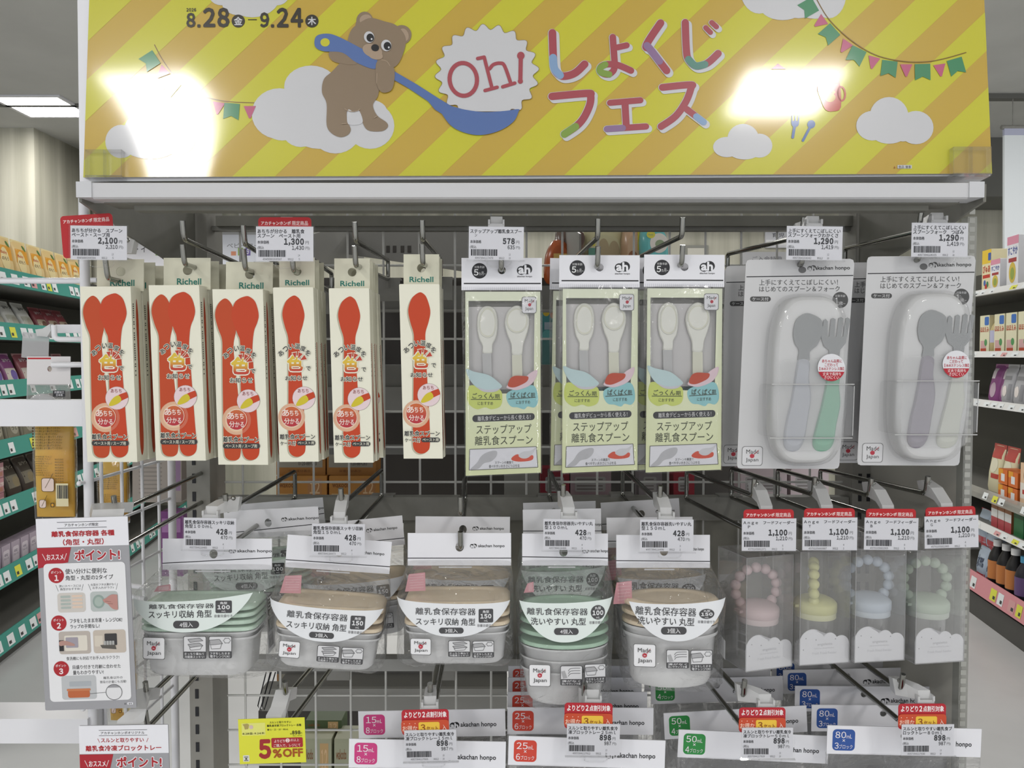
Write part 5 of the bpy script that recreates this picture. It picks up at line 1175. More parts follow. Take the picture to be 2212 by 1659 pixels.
def card1(b):
    head(b, 200, 423)
    b.rect(46, 8.5, 154, 9.6, TXG, 2); b.txt('アカチャンホンポ限定', 62, 12, 136, 19, TXG, 2, .02); b.rect(46, 21.5, 154, 22.6, TXG, 2)
    b.txt('離乳食保存容器 各種', 33, 28, 170, 41, RB, 2, .05); b.txt('（角型・丸型）', 57, 46, 146, 60, RB, 2, .04)
    b.rrect(12, 99, 190, 404, 9, C('e2e2e4'), 2)
    for i, (y, n_) in enumerate(((125, '1'), (230, '2'), (331, '3'))):
        b.ell(39 + i * .5, y, 17, 17, RB, 3); b.txt('ポイント', 28, y - 10, 51, y - 4, C('ece0e2'), 4, .02); b.txt(n_, 35, y - 1, 44, y + 12, C('ece0e2'), 4, .05)
    b.txt('使い分けに便利な', 59, 111, 150, 123, TXG, 3, .02); b.txt('角型・丸型の2タイプ', 59, 126, 163, 137, TXG, 3, .02)
    b.txt('狭いスペースには', 44, 146, 92, 151.5, TXG, 3); b.txt('角型がおすすめ!', 46, 153, 90, 158.5, TXG, 3); b.txt('丸型のフタは溝がなく', 113, 145, 168, 150.5, TXG, 3); b.txt('お手入れがラク♪', 117, 152, 163, 157.5, TXG, 3)
    for x in (37, 108): b.line([(x, 146), (x + 5, 160)], .7, TXG, 3)
    for x in (97, 172): b.line([(x, 146), (x - 4, 160)], .7, TXG, 3)
    b.rrect(39, 164, 100, 207, 7, C('c9c4be'), 3); b.rrect(111, 163, 171, 207, 7, C('b4bab8'), 3)
    for i in range(4): b.rrect(46, 170 + i * 8, 68, 175 + i * 8, 2, C('a8b2ac'), 4); b.rrect(71, 169 + i * 8, 94, 174 + i * 8, 2, C('d8c2b0'), 4)
    b.ell(129, 185, 13, 15, C('8e9f98'), 4); b.ell(129, 185, 9, 10.5, C('a4b2aa'), 5); b.pol(sm([(138, 181), (145, 178), (152, 173), (160, 170), (170.5, 171)], 4, False) + sm([(170.5, 204), (162, 203), (155, 198), (149, 191), (141, 187)], 4, False), C('b88880'), 6); b.line([(143, 184), (156, 186)], 1, C('946660'), 7); b.line([(150, 190), (160, 191)], 1, C('946660'), 7)
    b.txt('フタをしたまま冷凍・レンジOK!', 64, 221, 178, 231, TXG, 3, .02); b.txt('ラップの手間なし!', 64, 234, 128, 243, TXG, 3, .02)
    b.rrect(38, 249, 107, 299, 6, C('b5aca4'), 3); b.rrect(113, 248, 184, 299, 6, C('c0b5a9'), 3)
    b.rect(38, 268, 48, 292, C('2c2a2c'), 4); b.rrect(50, 258, 100, 292, 3, C('d8d2c6'), 4); b.rrect(53, 262, 80, 285, 2, C('9c96a0'), 5); b.pol(sm([(40, 270), (56, 270), (72, 277), (70, 281), (52, 279), (40, 280)], 3), C('b08a80'), 6)
    b.rrect(116, 260, 134, 284, 2, C('cfc6b8'), 4); b.rrect(138, 256, 165, 282, 2, C('3a383a'), 4); b.pol([(128, 281), (160, 279), (163, 291), (132, 288)], C('58544f'), 5)
    for i in range(4): b.rrect(136 + i * 6, 272, 141 + i * 6, 281, 1, C('a8a8a6'), 6)
    b.txt('食洗機にも対応でお手入れラクラク!', 52, 305, 168, 313, TXG, 3, .01)
    b.txt('目盛り付きで月齢に合わせた', 65, 324, 170, 333, TXG, 3, .02); b.txt('量もわかりやすい!', 65, 336, 132, 345, TXG, 3, .02)
    b.rrect(39, 347, 115, 404 - 4, 6, C('b9bbbd'), 3); b.rrect(56, 360, 104, 371, 2, C('a6abb0'), 4); b.rrect(52, 379, 100, 396, 5, C('b8643c'), 4); b.rrect(50, 376, 102, 381, 2, C('c27a52'), 5)
    b.txt('離乳食以外の', 131, 351, 173, 357, TXG, 3); b.txt('普段の計量にも活躍!', 123, 360, 181, 366, TXG, 3)
    b.ell(153, 386, 18, 17.5, C('dcdcde'), 3); b.ring(ellp(153, 386, 18, 17.5, 40), 1, TXG, 5); b.pol([p for p in ellp(153, 386, 17.5, 17, 40) if p[1] < 377], C('96969a'), 4); b.line([(100, 388), (135, 386)], .8, TXG, 5)
    b.rrect(181, 410, 193, 415, 1, PAPER, 2); b.txt('催場', 183, 411, 191, 414.5, TXG, 3); b.txt('品', 174, 411, 178, 414.5, TXG, 3)
pc = pointcard('tall grey and red point card listing three container tips', 77, 1121, .80, -.03, card1)
def card2(b):
    head(b, 196, 330)
    b.rect(44, 10, 150, 11, TXG, 2); b.txt('アカチャンホンポオリジナル', 48, 13.5, 144, 20, TXG, 2, .02); b.rect(44, 22, 150, 23, TXG, 2)
    b.txt('スルンと取りやすい', 48, 28, 142, 38, RB, 2, .03); b.line([(41, 29), (45, 38)], 1, RB, 2); b.line([(152, 29), (148, 38)], 1, RB, 2); b.txt('離乳食冷凍ブロックトレー', 14, 44, 180, 57, RB, 2, .04)
    b.rrect(12, 99, 184, 312, 9, C('e2e2e4'), 2)
pc2 = pointcard('grey and red point card for freezing trays at the lower left edge', 170, 1568, .80, -.015, card2)
YLC = C('d8d83c', .45); DRD = C('9c2c2c', .5)
t = thing('discount_card', 'yellow 5% off card at the bottom of the display', 'sign card', P(514, 1554, .815), (0, -.03, 0))
b = B(.815 / F); sx = 146 / 1790.0 
def yc(x, y): return ((x - 175) * sx, (y - 290) * sx)
b.prism([(0, 0), (146, 0), (146, 100), (0, 100)], 0, .0006, YLC)
def yt(s_, x0, y0, x1, y1, m_, L=2, bo=.0, r_=.0): b.txt(s_, *yc(x0, y0), *yc(x1, y1), m_, L, bo, r_)
DKY = C('3e3c14', .5)
yt('スルンと取りやすい', 1020, 370, 1600, 430, DKY, bo=.02); yt('離乳食冷凍ブロックトレー 各種', 950, 455, 1870, 520, DKY, bo=.03); yt('●15・25・50・80mL', 955, 570, 1520, 620, DKY)
yt('各', 1560, 700, 1610, 745, DKY); yt('898', 1615, 640, 1840, 745, DKY, bo=.06); yt('円', 1845, 690, 1885, 740, DKY); yt('税込 987円', 1630, 765, 1880, 795, DKY)
b.rect(*yc(265, 400), *yc(900, 740), C('dcdc78', .5), 1); b.pol([yc(*p) for p in ((290, 430), (420, 410), (470, 440), (440, 560), (350, 570), (330, 480))], C('a8985a'), 2); b.ell(*yc(525, 510), 4.5, 4.5, C('cdb6b0'), 2); yt('8.28金-9.24木', 285, 650, 880, 715, DKY, bo=.02)
b.rrect(*yc(1050, 825), *yc(1895, 1095), 3, C('a4282e'), 2); LW = C('f0d8d4'); yt('よりどり', 1130, 870, 1415, 950, LW, 3, .02); b.ell(*yc(1490, 900), 4.6, 4.6, LW, 3); yt('2', 1465, 865, 1515, 940, C('a4282e'), 4); yt('点以上', 1560, 855, 1800, 930, LW, 3); yt('ご購入で、レジにて', 1110, 990, 1830, 1075, LW, 3, .01)
yt('5', 700, 850, 1035, 1390, DRD, bo=.07); yt('%', 1075, 1130, 1320, 1370, C('a0501c'), bo=.05); yt('OFF', 1345, 1125, 1890, 1360, C('a0501c'), bo=.05)
b.rrect(*yc(270, 1275), *yc(440, 1450), 1.5, C('d8d8cc'), 1); b.rect(*yc(330, 1350), *yc(380, 1395), INK, 2); b.rect(*yc(300, 1310), *yc(410, 1335), GREY, 2); b.rect(*yc(300, 1405), *yc(410, 1430), GREY, 2)
b.build('printed_card', t)
def arm(t, pts, w, nm='clip'):
    """frosted clip arm running through world points, as a part of t"""
    bpy.context.view_layer.update(); I = t.matrix_world.inverted(); q = [I @ Vector(p) for p in pts]; b = B()
    b.loft([[(p.x - w, p.y - .002, p.z - .005), (p.x + w, p.y - .002, p.z - .005), (p.x + w, p.y + .003, p.z + .005), (p.x - w, p.y + .003, p.z + .005)] for p in q], CLIPM, smooth=False); b.build(nm, t)
arm(pc, [hL + Vector((-.002, .01, .004)), hL + Vector((-.008, -.006, .006)), P(232, 1112, .805)], .016)
arm(pc2, [hZ + Vector((0, .012, 0)), hZ + Vector((-.004, -.002, .004)), P(296, 1545, .81), P(268, 1569, .803)], .008)
arm(t, [hY + Vector((0, .012, 0)), hY + Vector((-.003, -.002, .003)), P(600, 1540, .825), P(590, 1558, .818)], .008)
# ================================================================ white rack at the left end
RX = (187 - CX) / F * .93
rk = thing('side_rack', 'white tube and wire rack fixed to the left end of the gondola', 'rack', (RX, .93, 0))
def rpart(name, fn):
    b = B(); fn(b); o = b.build(name, rk); o.matrix_parent_inverse = Matrix.Translation((-RX, -.93, 0)); return o
RW = C('e2e2e6', .3, 0, .5)
rpart('pole', lambda b: b.tube([(RX, .93, 0), (RX, .93, P(187, 395, .93).z)], .0054, RW, 14))
rpart('pole', lambda b: b.tube([(RX + .003, 1.15, 0), (RX + .003, 1.15, 1.2)], .0054, RW, 14))
def sg(b):
    for yy in (.955, 1.005, 1.06, 1.11): b.tube([(RX + .002, yy, .1), (RX + .002, yy, 1.2)], .0022, RW, 8)
    for y in (1035, 1140, 1262, 1385, 1505, 1625):
        z = P(200, y, .95).z; b.tube([(RX - .004, .918, z), (RX - .002, .93, z), (RX + .002, 1.15, z)], .0022, RW, 8); b.sph((RX - .004, .917, z), .003, RW, 8, 6)
    for y in (1250, 1273):
        z = P(300, y, 1.0).z; b.tube([(RX + .004, .98, z), (RX + .05, .96, z)], .003, RW, 8)
rpart('wire_panel', sg)
def shelfline(y0, y1, x1, Y, d, r=0):
    def f(b):
        a = P(-260, y1, Y); c = P(x1, y0, Y)
        b.mbox((a.x, Y, a.z), (c.x, Y + d, c.z), RW)
    return f
rpart('front_board', shelfline(864, 921, 190, .93, .02)); rpart('front_board', shelfline(1553, 1606, 189, .92, .045))
rpart('cross_tube', lambda b: b.tube([P(-260, 607, .935), P(182, 607, .93)], .0032, RW, 10))
rpart('cross_tube', lambda b: b.tube([P(-260, 605, 1.0), P(210, 605, 1.0)], .003, RW, 10))
def pr_(b):
    for yy, Y in ((733, .94), (788, .94)):
        p = P(172, yy, Y); q = P(118 if yy < 760 else 112, yy, Y)
        pts = [(p.x + .02, Y + .01, p.z), (q.x, Y, q.z)]
        if yy < 760: pts += [(q.x - .0005, Y, q.z + .0155), (p.x + .02, Y, p.z + .0125)] if False else [(q.x - .0005, Y, q.z + .0165)]
        b.tube(pts, .0032, RW, 10, True, .006)
    p = P(120, 712, .955); q = P(175, 708, .955); b.mbox((p.x, .955, p.z - .004), (q.x + .01, .959, p.z + .006), RW)
rpart('prong', pr_)
# bag and card holder hanging from the prongs
t = thing('clear_card_holder', 'empty hazy card holder on the upper white prong', 'card holder', P(78, 718, .95))
b = B().on(t); b.prism([(49, 717), (106, 722), (104, 778), (46, 772)], 0, .0008, clear('hazy_sleeve', (1, 1, 1), .8, .1, 0, 1, .55, 'd2d2d4')); b.build('sleeve', t)
b = B().on(t); b.prism([(80, 712), (96, 710), (112, 700), (114, 714), (106, 728), (84, 726)], -.004, .003, CLIPM); b.build('clip', t)
t = thing('hanging_pouch', 'small clear bag with white header hanging on the lower white prong', 'hanging bag', P(107, 795, .948))
b = B().on(t); b.plate_hole(58, 770, 152, 832, 107, 797, 5, 0, .0008, C('d6d3d4', .5), 6); b.rect(60, 772.5, 110, 776, C('b43038'), 1); b.build('header_card', t)
b = B().on(t); rg = []
for y, d in ((830, .001), (850, .008), (890, .012), (914, .001)): rg.append([b.pg(105 + 47 * cos(a), y, d * sin(a)) for a in [2 * pi * i / 20 for i in range(20)]])
b.loft(rg, clear('hazy_film', (1, 1, 1), .9, .08, .5, 40, .35, 'b9b9b6'), (False, False)); b.build('clear_bag', t)
b = B().on(t); b.y0 = -.009; b.rect(124, 843, 150, 856, BLACK, 1); b.txt('抗菌加工', 127, 844, 148, 849, PAPER, 2); b.txt('日本製', 131, 850, 145, 855, PAPER, 2); b.build('black_label', t)
b = B().on(t); b.sph(b.pg(92, 872, 0), .012, C('d8d8dc', .5), 12, 8, (1.4, .5, 1)); b.build('contents', t)
def ypouch(label, x0, y0, x1, y1, Y, rot=0):
    cx = (x0 + x1) / 2
    t = thing('yellow_pouch', label, 'pouch', P(cx, y0, Y), (0, .0, rot), 'long yellow drink pouches'); b = B(Y / F); w = (x1 - x0) / 2; h = y1 - y0
    YP = noisy('yellow_orange_film', 'd49a2c', 'ddb23c', (14, 14, 14), .3)
    rg = []
    for q, d in ((0, .001), (.08, .006), (.5, .012), (.92, .006), (1, .001)): rg.append([b.pg(w * cos(a), h * q, d * sin(a)) for a in [2 * pi * i / 24 for i in range(24)]])
    b.loft(rg, YP, (True, True)); b.build('pouch', t)
    b = B(Y / F); b.y0 = -.0125; s = w / 42.0; K = C('5a4418', .5)
    rnd = random.Random(int(x0))
    for i in range(8):
        b.ell(-34 * s, (52 + i * 6.2) * s, 2 * s, 2 * s, K, 1); b.txt('のむ前によく振ってください', -29 * s, (49.5 + i * 6.2) * s, (rnd.uniform(18, 34)) * s, (54.5 + i * 6.2) * s, K, 1, .02)
    for i in range(9): b.txt('原材料名 りんご', -30 * s, (112 + i * 5) * s, rnd.uniform(-6, 8) * s, (115.5 + i * 5) * s, K, 1); b.txt('株式会社', 12 * s, (118 + i * 6) * s, 31 * s, (121.5 + i * 6) * s, K, 1)
    PKC = C('dcc8c0', .5)
    b.rrect(-18 * s, 160 * s, 10 * s, 190 * s, 5 * s, PKC, 1); b.ring(rr(-18 * s, 160 * s, 10 * s, 190 * s, 5 * s), 1 * s, K, 2); b.line([(-10 * s, 182 * s), (8 * s, 150 * s)], 1 * s, K, 2)
    b.rrect(-24 * s, 207 * s, -8 * s, 226 * s, 5 * s, PKC, 1); b.ring(rr(-24 * s, 207 * s, -8 * s, 226 * s, 5 * s), 1 * s, K, 2); b.line([(-18 * s, 222 * s), (-6 * s, 198 * s)], 1 * s, K, 2)
    b.rect(13 * s, 172 * s, 40 * s, 222 * s, C('d9cfa8', .5), 1); bars(b, 16 * s, 40 * s, 176 * s, 205 * s, INK, 2, 'y')
    b.rrect(1 * s, 214 * s, 10 * s, 224 * s, 2 * s, K, 1); b.rrect(3 * s, 216 * s, 8 * s, 222 * s, 1.5 * s, C('d49a2c'), 2)
    b.build('back_print', t)
    rg = []; b = B(Y / F)
    for q, d in ((-.02, .001), (.1, .009), (.5, .015), (.9, .009), (1.02, .001)): rg.append([b.pg((w + 5) * cos(a), h * q, d * sin(a)) for a in [2 * pi * i / 24 for i in range(24)]])
    b.loft(rg, FILM, (False, False)); b.build('clear_bag', t)
ypouch('long yellow pouch hanging under the white board at left', 75, 872, 158, 1118, .99)
ypouch('yellow pouch seen through the wires behind the white pole', 214, 985, 274, 1128, 1.25)
ypouch('yellow pouch at the foot of the white wires', 236, 1385, 292, 1560, 1.02)
t = thing('purple_package', 'tall purple package behind the left wire panel', 'package', P(372, 1100, 1.22))
b = B().on(t); b.box(344, 1105, 396, 1245, 0, .03, C('7a3f7e', .5), 3); b.y0 = 0; b.rect(350, 1120, 390, 1150, C('a678aa'), 1); b.build('carton', t)
t = thing('grey_package', 'pale grey and mauve package behind the top of the wire panel', 'package', P(310, 985, 1.25))
b = B().on(t); b.box(286, 985, 392, 1085, 0, .03, C('9c948c', .5), 3); b.rect(380, 990, 396, 1060, C('8c7290'), 1) if False else b.rect(372, 990, 390, 1060, C('8c7290'), 1)
for i in range(8): b.rect(300, 1000 + i * 9, 350, 1003 + i * 9, C('86807a'), 1)
b.build('carton', t)

# ================================================================ aisle shelves left and right
TEALR = C('3b8d80', .45)
def aisle(name, label, ox, oy, rz, side, rails, rail_m, tags, y0, y1, depth=.42):
    """side +1: goods face +x. local y runs along the aisle"""
    t = thing(name, label, 'shelf unit', (ox, oy, 0), (0, 0, rz))
    b = B(); b.mbox((-side * depth - .01, y0, 0), (-side * depth + .01, y1, rails[0] + .18), C('55544f', .6)); b.build('back_panel', t)
    b = B(); b.mbox((min(0, -side * depth), y0, 0), (max(-side * .02, -side * depth), y1, max(.02, rails[-1] - .04)), C('4c4b48', .6)); b.build('plinth', t)
    for i, z in enumerate(rails):
        b = B(); b.mbox((min(0, -side * depth), y0, z - .015), (max(0, -side * depth), y1, z), C('75746f', .5)); b.build('shelf_board', t)
        b = B(); h = tags[i][0]
        m_ = tags[i][1]
        v = [(side * .0, z - .018), (side * .022, z - .018), (side * .004, z + h - .018), (side * .0, z + h - .018)]
        b.loft([[(x, y, zz) for x, zz in v] for y in (y0, y1)], m_, smooth=False)
        rnd = random.Random(i * 7 + int(ox * 10)); y = y0 + .05
        while y < y1:
            w = rnd.choice((.05, .055, .06)); c_ = rnd.choices((C('dfe3e4', .5), C('d6d64c', .5), C('cf9a9a', .5)), (8, 1, 1))[0]
            u0, u1 = .15, .75
            P_ = lambda u, yy: (side * (.022 - .018 * u) + side * .001, yy, z - .018 + h * u)
            b.add([P_(u0, y), P_(u0, y + w), P_(u1, y + w), P_(u1, y)], [(0, 1, 2, 3) if side > 0 else (3, 2, 1, 0)], c_)
            b.add([(p[0] + side * .0006, p[1], p[2]) for p in (P_(.25, y + .008), P_(.25, y + w * .5), P_(.42, y + w * .5), P_(.42, y + .008))], [(0, 1, 2, 3) if side > 0 else (3, 2, 1, 0)], INK)
            y += w + rnd.choice((.015, .05, .16))
        b.build('price_rail', t)
    return t
LO, LZ = Vector((-2.15, 3.4, 0)), radians(8.6)
LR = [1.615, 1.385, 1.14, .89, .64, .35, .075]
aisle('aisle_shelf', 'long aisle shelf with teal price rails at the left', LO.x, LO.y, LZ, 1, LR, None, [(.075, TEALR)] * 7, -.9, 4.2)
RO, RZ = Vector((2.29, 3.83, 0)), radians(-7.8)
LIP = C('dadad8', .4); PKR = C('d08c92', .45); CLP = clear('clear_lip', (1, 1, 1), .8, .06, 0, 1, .3, 'dcdcda')
RR = [1.612, 1.31, 1.07, .62, .475, .15]
aisle('aisle_shelf', 'aisle shelf stocked with formula and bottled drinks at the right edge', RO.x, RO.y, RZ, -1, RR, None, [(.03, LIP), (.03, LIP), (.034, LIP), (.05, CLP), (.03, LIP), (.09, PKR)], -.9, 1.5)
PN = {}
def product(kind, label, name, base, rz, w, h, d, cols, words=(), group=None, cat=None, tilt=0.0, marks=None):
    """small shelf goods; front faces local -y, foot at z = 0; page units are millimetres measured from the upper left corner"""
    key = (kind, name, w, h, d, cols, words)
    rot = (tilt, 0, rz)
    if key in PN: return dup(PN[key], base, rot, label, group)
    t = thing(name, label, cat or 'package', base, rot, group)
    m = [C(c, .4) for c in cols]; W_, H_ = w * 1000, h * 1000
    b = B(.001, (W_ / 2, H_))
    if kind == 'carton':
        b.box(0, 0, W_, H_, -d / 2, d / 2, m[0], 2); yf = -d / 2
    elif kind in ('pouch', 'bag'):
        rg = []
        for q, e in ((0, .03), (.08, .08), (.22, .6), (.6, 1), (.9, .9), (1, .55)):
            rg.append([b.pg(W_ / 2 + W_ / 2 * (1 - .05 * (q > .2)) * abs(cos(a)) ** .5 * (1 if cos(a) > 0 else -1), H_ * q, d / 2 * e * sin(a)) for a in [2 * pi * i / 24 for i in range(24)]])
        b.loft(rg, m[0], (True, True)); yf = -d / 2
        b.box(0, 0, W_, H_ * .07, -.0012, .0012, m[1])
    elif kind == 'bottle':
        r = w / 2; prof = [(r * .9, 0), (r, .006), (r, h * .62), (r * .96, h * .66), (r * .8, h * .75), (r * .42, h * .87), (r * .38, h * .9)]
        b.lathe((0, 0, 0), prof, m[0], 20)
        b.build('bottle', t)
        b = B(); b.lathe((0, 0, 0), [(r * 1.015, h * .3), (r * 1.015, h * .63)], m[1], 20, (False, False)); b.build('wrap_label', t)
        b = B(); b.lathe((0, 0, 0), [(r * .48, h * .885), (r * .48, h * .985), (r * .44, h)], m[2], 20); b.build('cap', t)
        PN[key] = t; KIDS[t.name] = [(c, []) for c in t.children]; return t
    b.build('body', t)
    b = B(.001, (W_ / 2, H_)); b.y0 = yf - .0002
    if kind != 'carton': 
        PF = ((0, .03), (.08, .08), (.22, .6), (.6, 1), (.9, .9), (1, .55))
        def wf(x, y):
            q = min(max(y / H_, 0), .9999); e = next(e0 + (e1 - e0) * (q - q0) / (q1 - q0) for (q0, e0), (q1, e1) in zip(PF, PF[1:]) if q0 <= q <= q1)
            return -d / 2 * e * sqrt(max(.0, 1 - min(1, abs((x - W_ / 2) / (W_ / 2 * .95))) ** 4)) - .0006
        b.warp = wf
    for mk in (marks or []):
        s_, x0, y0, x1, y1, ci = mk[:6]; x0, x1, y0, y1 = x0 * W_, x1 * W_, y0 * H_, y1 * H_
        if s_ in 'r' and kind != 'carton': b.grid(x0, x1, lambda x: y0, lambda x: y1, m[ci], 1, 8, 6)
        elif s_ == 'r': b.rect(x0, y0, x1, y1, m[ci], 1)
        elif s_ in ('o', 'rr') and kind != 'carton':
            ym, hy = (y0 + y1) / 2, (y1 - y0) / 2; xm, hx = (x0 + x1) / 2, (x1 - x0) / 2
            b.grid(x0, x1, lambda x: ym - hy * sqrt(max(0, 1 - ((x - xm) / hx) ** 2)), lambda x: ym + hy * sqrt(max(0, 1 - ((x - xm) / hx) ** 2)) + .01, m[ci], 2, 12, 5)
        elif s_ == 'o': b.ell((x0 + x1) / 2, (y0 + y1) / 2, (x1 - x0) / 2, (y1 - y0) / 2, m[ci], 2)
        elif s_ == 'rr': b.rrect(x0, y0, x1, y1, min(x1 - x0, y1 - y0) * .2, m[ci], 2)
        else: b.txt(s_, x0, y0, x1, y1, m[ci], 3, .03)
    if b.v: b.build('front_print', t)
    PN[key] = t; return t
def along(O, rz, y, x, z): return O + Vector((x * cos(rz) - y * sin(rz), x * sin(rz) + y * cos(rz), z))
NTH = ['nearest', 'second', 'third', 'fourth', 'fifth', 'sixth', 'seventh', 'eighth', 'ninth', 'tenth']
def rowof(side, kind, name, lab, z, ys, x, w, h, d, cols, marks, group, cat, tilt=0.0, where=''):
    O, rz = (LO, LZ) if side > 0 else (RO, RZ)
    for i, y in enumerate(ys):
        product(kind, '%s, %s along the %s' % (lab, NTH[i], where), name, along(O, rz, y, -side * x, z + d / 2 * abs(sin(tilt))), rz + side * pi / 2, w, h, d, cols, (), group, cat, tilt, marks)
FT = [('r', .1, .2, .9, .5, 2), ('o', .12, .24, .6, .74, 1), ('Baby', .16, .32, .5, .4, 3), ('のもう', .16, .44, .54, .52, 4), ('rr', .66, .08, .84, .22, 5)]
rowof(1, 'pouch', 'snack_pouch', 'cream and orange drink pouch', 1.615, [-.1 + .165 * i for i in range(8)], .07, .15, .215, .05, ('dcbf84', 'e2cf9a', 'd9982c', 'b4502c', '5c4434', '4c7a3c'), FT, 'orange drink pouches', 'pouch', -.08, 'top left shelf')
BM = [('r', .1, .45, .9, .8, 2), ('o', .3, .5, .8, .8, 3), ('おやつ', .2, .16, .8, .27, 4)]
rowof(1, 'bag', 'treat_bag', 'magenta and white treat bag', 1.385, [-.1, .02], .1, .12, .2, .05, ('a23a6a', 'c46a8c', 'e0dcd8', 'a07a3c', 'eee4e4'), BM, 'treat bags at left', 'snack bag', -.25, 'second left shelf')
rowof(1, 'bag', 'treat_bag', 'white treat bag', 1.385, [.14, .29, .44, .6], .12, .13, .175, .05, ('c9c9c4', 'd8d8d4', 'b4b4a8', 'a6a294', '4a4a48'), BM, 'treat bags at left', 'snack bag', -.4, 'second left shelf')
rowof(1, 'bag', 'treat_bag', 'dark red treat bag', 1.385, [.76, .9, 1.04], .12, .13, .16, .05, ('7c3a40', '8c5458', 'b0a08c', '6a4a3c', 'cdbdbd'), BM, 'treat bags at left', 'snack bag', -.35, 'second left shelf')
rowof(1, 'bag', 'treat_bag', 'purple snack bag', 1.14, [-.1, .05, .2, .35], .1, .13, .17, .05, ('8a4c80', 'b08ca8', 'cfc6bc', '6c58a0', 'efe6ea'), BM, 'snack bags on the third left shelf', 'snack bag', -.3, 'third left shelf')
rowof(1, 'bag', 'treat_bag', 'dusky rose snack bag', 1.14, [.52, .67, .82, .97], .1, .13, .17, .05, ('94545c', 'b48a8c', 'c6bcb4', 'a05a50', 'efe6ea'), BM, 'snack bags on the third left shelf', 'snack bag', -.3, 'third left shelf')
UM = [('r', .08, .3, .92, .95, 2), ('o', .2, .36, .8, .8, 1), ('べび', .3, .44, .7, .56, 3), ('うど', .3, .58, .7, .7, 3)]
rowof(1, 'pouch', 'noodle_pouch', 'beige noodle pouch', .89, [-.1, .06, .22, .38, .54, .7, .86], .12, .14, .19, .05, ('a09a88', 'b4ae9c', '8c8674', '4c4a40'), UM, 'noodle pouches', 'pouch', -.2, 'fourth left shelf')
PM = [('r', 0, .3, 1, .55, 1), ('r', .1, .62, .9, .9, 2), ('おかし', .15, .36, .85, .5, 3)]
for lv in range(3):
    rowof(1, 'carton', 'snack_carton', 'small pink carton, %s layer' % ('bottom', 'middle', 'top')[lv], .64 + .066 * lv, [-.12, -.02, .08], .1, .095, .064, .1, ('b8848c', 'd0b8b4', 'b07868', '8c4450'), PM, 'stacked pink cartons', 'carton', 0, 'fifth left shelf')
rowof(1, 'bag', 'treat_bag', 'dark brown snack bag', .64, [.22, .38, .54, .7, .86, 1.02], .12, .14, .17, .06, ('544a42', '6c6258', '8c8474', '9c8c6c', 'c8c0b0'), BM, 'brown snack bags', 'snack bag', -.3, 'fifth left shelf')
JM = [('rr', .15, .2, .85, .8, 1), ('のむ', .3, .32, .7, .42, 2), ('ジュース', .24, .46, .76, .54, 2), ('r', 0, .82, 1, 1, 3)]
rowof(1, 'carton', 'juice_carton', 'small yellow and mauve juice carton', .35, [-.14 + .092 * i for i in range(10)], .08, .085, .12, .06, ('a89aa8', 'cfc4cc', '5c4c68', 'c0a05c'), JM, 'juice cartons', 'carton', 0, 'sixth left shelf')
# right-hand goods
AM = [('r', 0, 0, 1, .32, 1), ('rr', .66, .08, .98, .26, 2), ('ぴゅあ', .1, .36, .9, .54, 3), ('r', .1, .58, .9, .66, 3), ('o', .2, .7, .45, .84, 2), ('o', .5, .74, .75, .88, 4), ('o', .35, .8, .6, .94, 3)]
product('carton', 'yellow formula carton at the inner end of the top right shelf', 'formula_carton', along(RO, RZ, .20, .08, 1.612), RZ - pi / 2, .1, .21, .1, ('d8cfa8', 'd9b83c', '3c5ca0', 'b8382c', '3c7c50'), (), None, 'carton', 0, AM)
SM_ = [('r', 0, 0, 1, .16, 1), ('すこやか', .08, .2, .92, .36, 2), ('r', .15, .42, .85, .5, 3), ('o', .2, .5, .8, .9, 4), ('o', .32, .6, .68, .84, 5)]
product('carton', 'white and pink formula carton, shorter one on the top right shelf', 'formula_carton', along(RO, RZ, .08, .06, 1.612), RZ - pi / 2, .1, .15, .08, ('d9d9dc', 'cf8ca0', '3a4a94', '9c3c3c', 'c8b04c', '8c9c4c'), (), None, 'carton', 0, SM_)
product('carton', 'white and pink formula carton, taller one on the top right shelf', 'formula_carton', along(RO, RZ, -.07, .08, 1.612), RZ - pi / 2, .11, .24, .1, ('d9d9dc', 'cf8ca0', '3a4a94', '9c3c3c', 'c8b04c', '8c9c4c'), (), None, 'carton', 0, SM_)
for i, y in enumerate((.12, .02)): product('carton', 'plain white carton, %s standing behind the short formula carton' % ('outer one', 'inner one')[i], 'white_carton', along(RO, RZ, y, .22, 1.612), RZ - pi / 2, .085, .21, .08, ('d2d2dc', 'b0b0bc'), (), 'plain white cartons', 'carton', 0, [('r', .1, .1, .9, .92, 0)])
HM = [('rr', .5, .04, .95, .26, 1), ('ほほえみ', .06, .3, .95, .44, 2), ('r', .1, .66, .7, .86, 3), ('o', .5, .62, .8, .8, 4), ('r', .1, .86, .7, .95, 2)]
for i, y in enumerate((.22, .06, -.06, -.18)): product('carton', 'cream formula carton with a blue badge, %s on the second right shelf' % NTH[3 - i], 'formula_carton', along(RO, RZ, y, .08, 1.31), RZ - pi / 2, .105, .19, .09, ('d6d2b4', '3c6ab0', 'b0442c', 'c8a0a0', '4c8c54'), (), 'cream formula cartons', 'carton', 0, HM)
product('bottle', 'pale gold formula can between the cream cartons', 'formula_can', along(RO, RZ, .145, .07, 1.31), 0, .075, .18, .075, ('b8a878', 'b4b4cc', 'c4a860'), (), None, 'can')
for i, y in enumerate((.24, .12)): product('pouch', 'purple and pink pouch, %s on the third right shelf' % ('inner', 'outer')[i], 'purple_pouch', along(RO, RZ, y, .1, 1.07), RZ - pi / 2, .12, .19, .05, ('8c4c84', 'b87ca8', 'c0a8b8', 'dcd0d8'), (), 'purple pouches', 'pouch', -.15, [('r', .1, .12, .5, .4, 3), ('o', .3, .5, .8, .9, 2)])
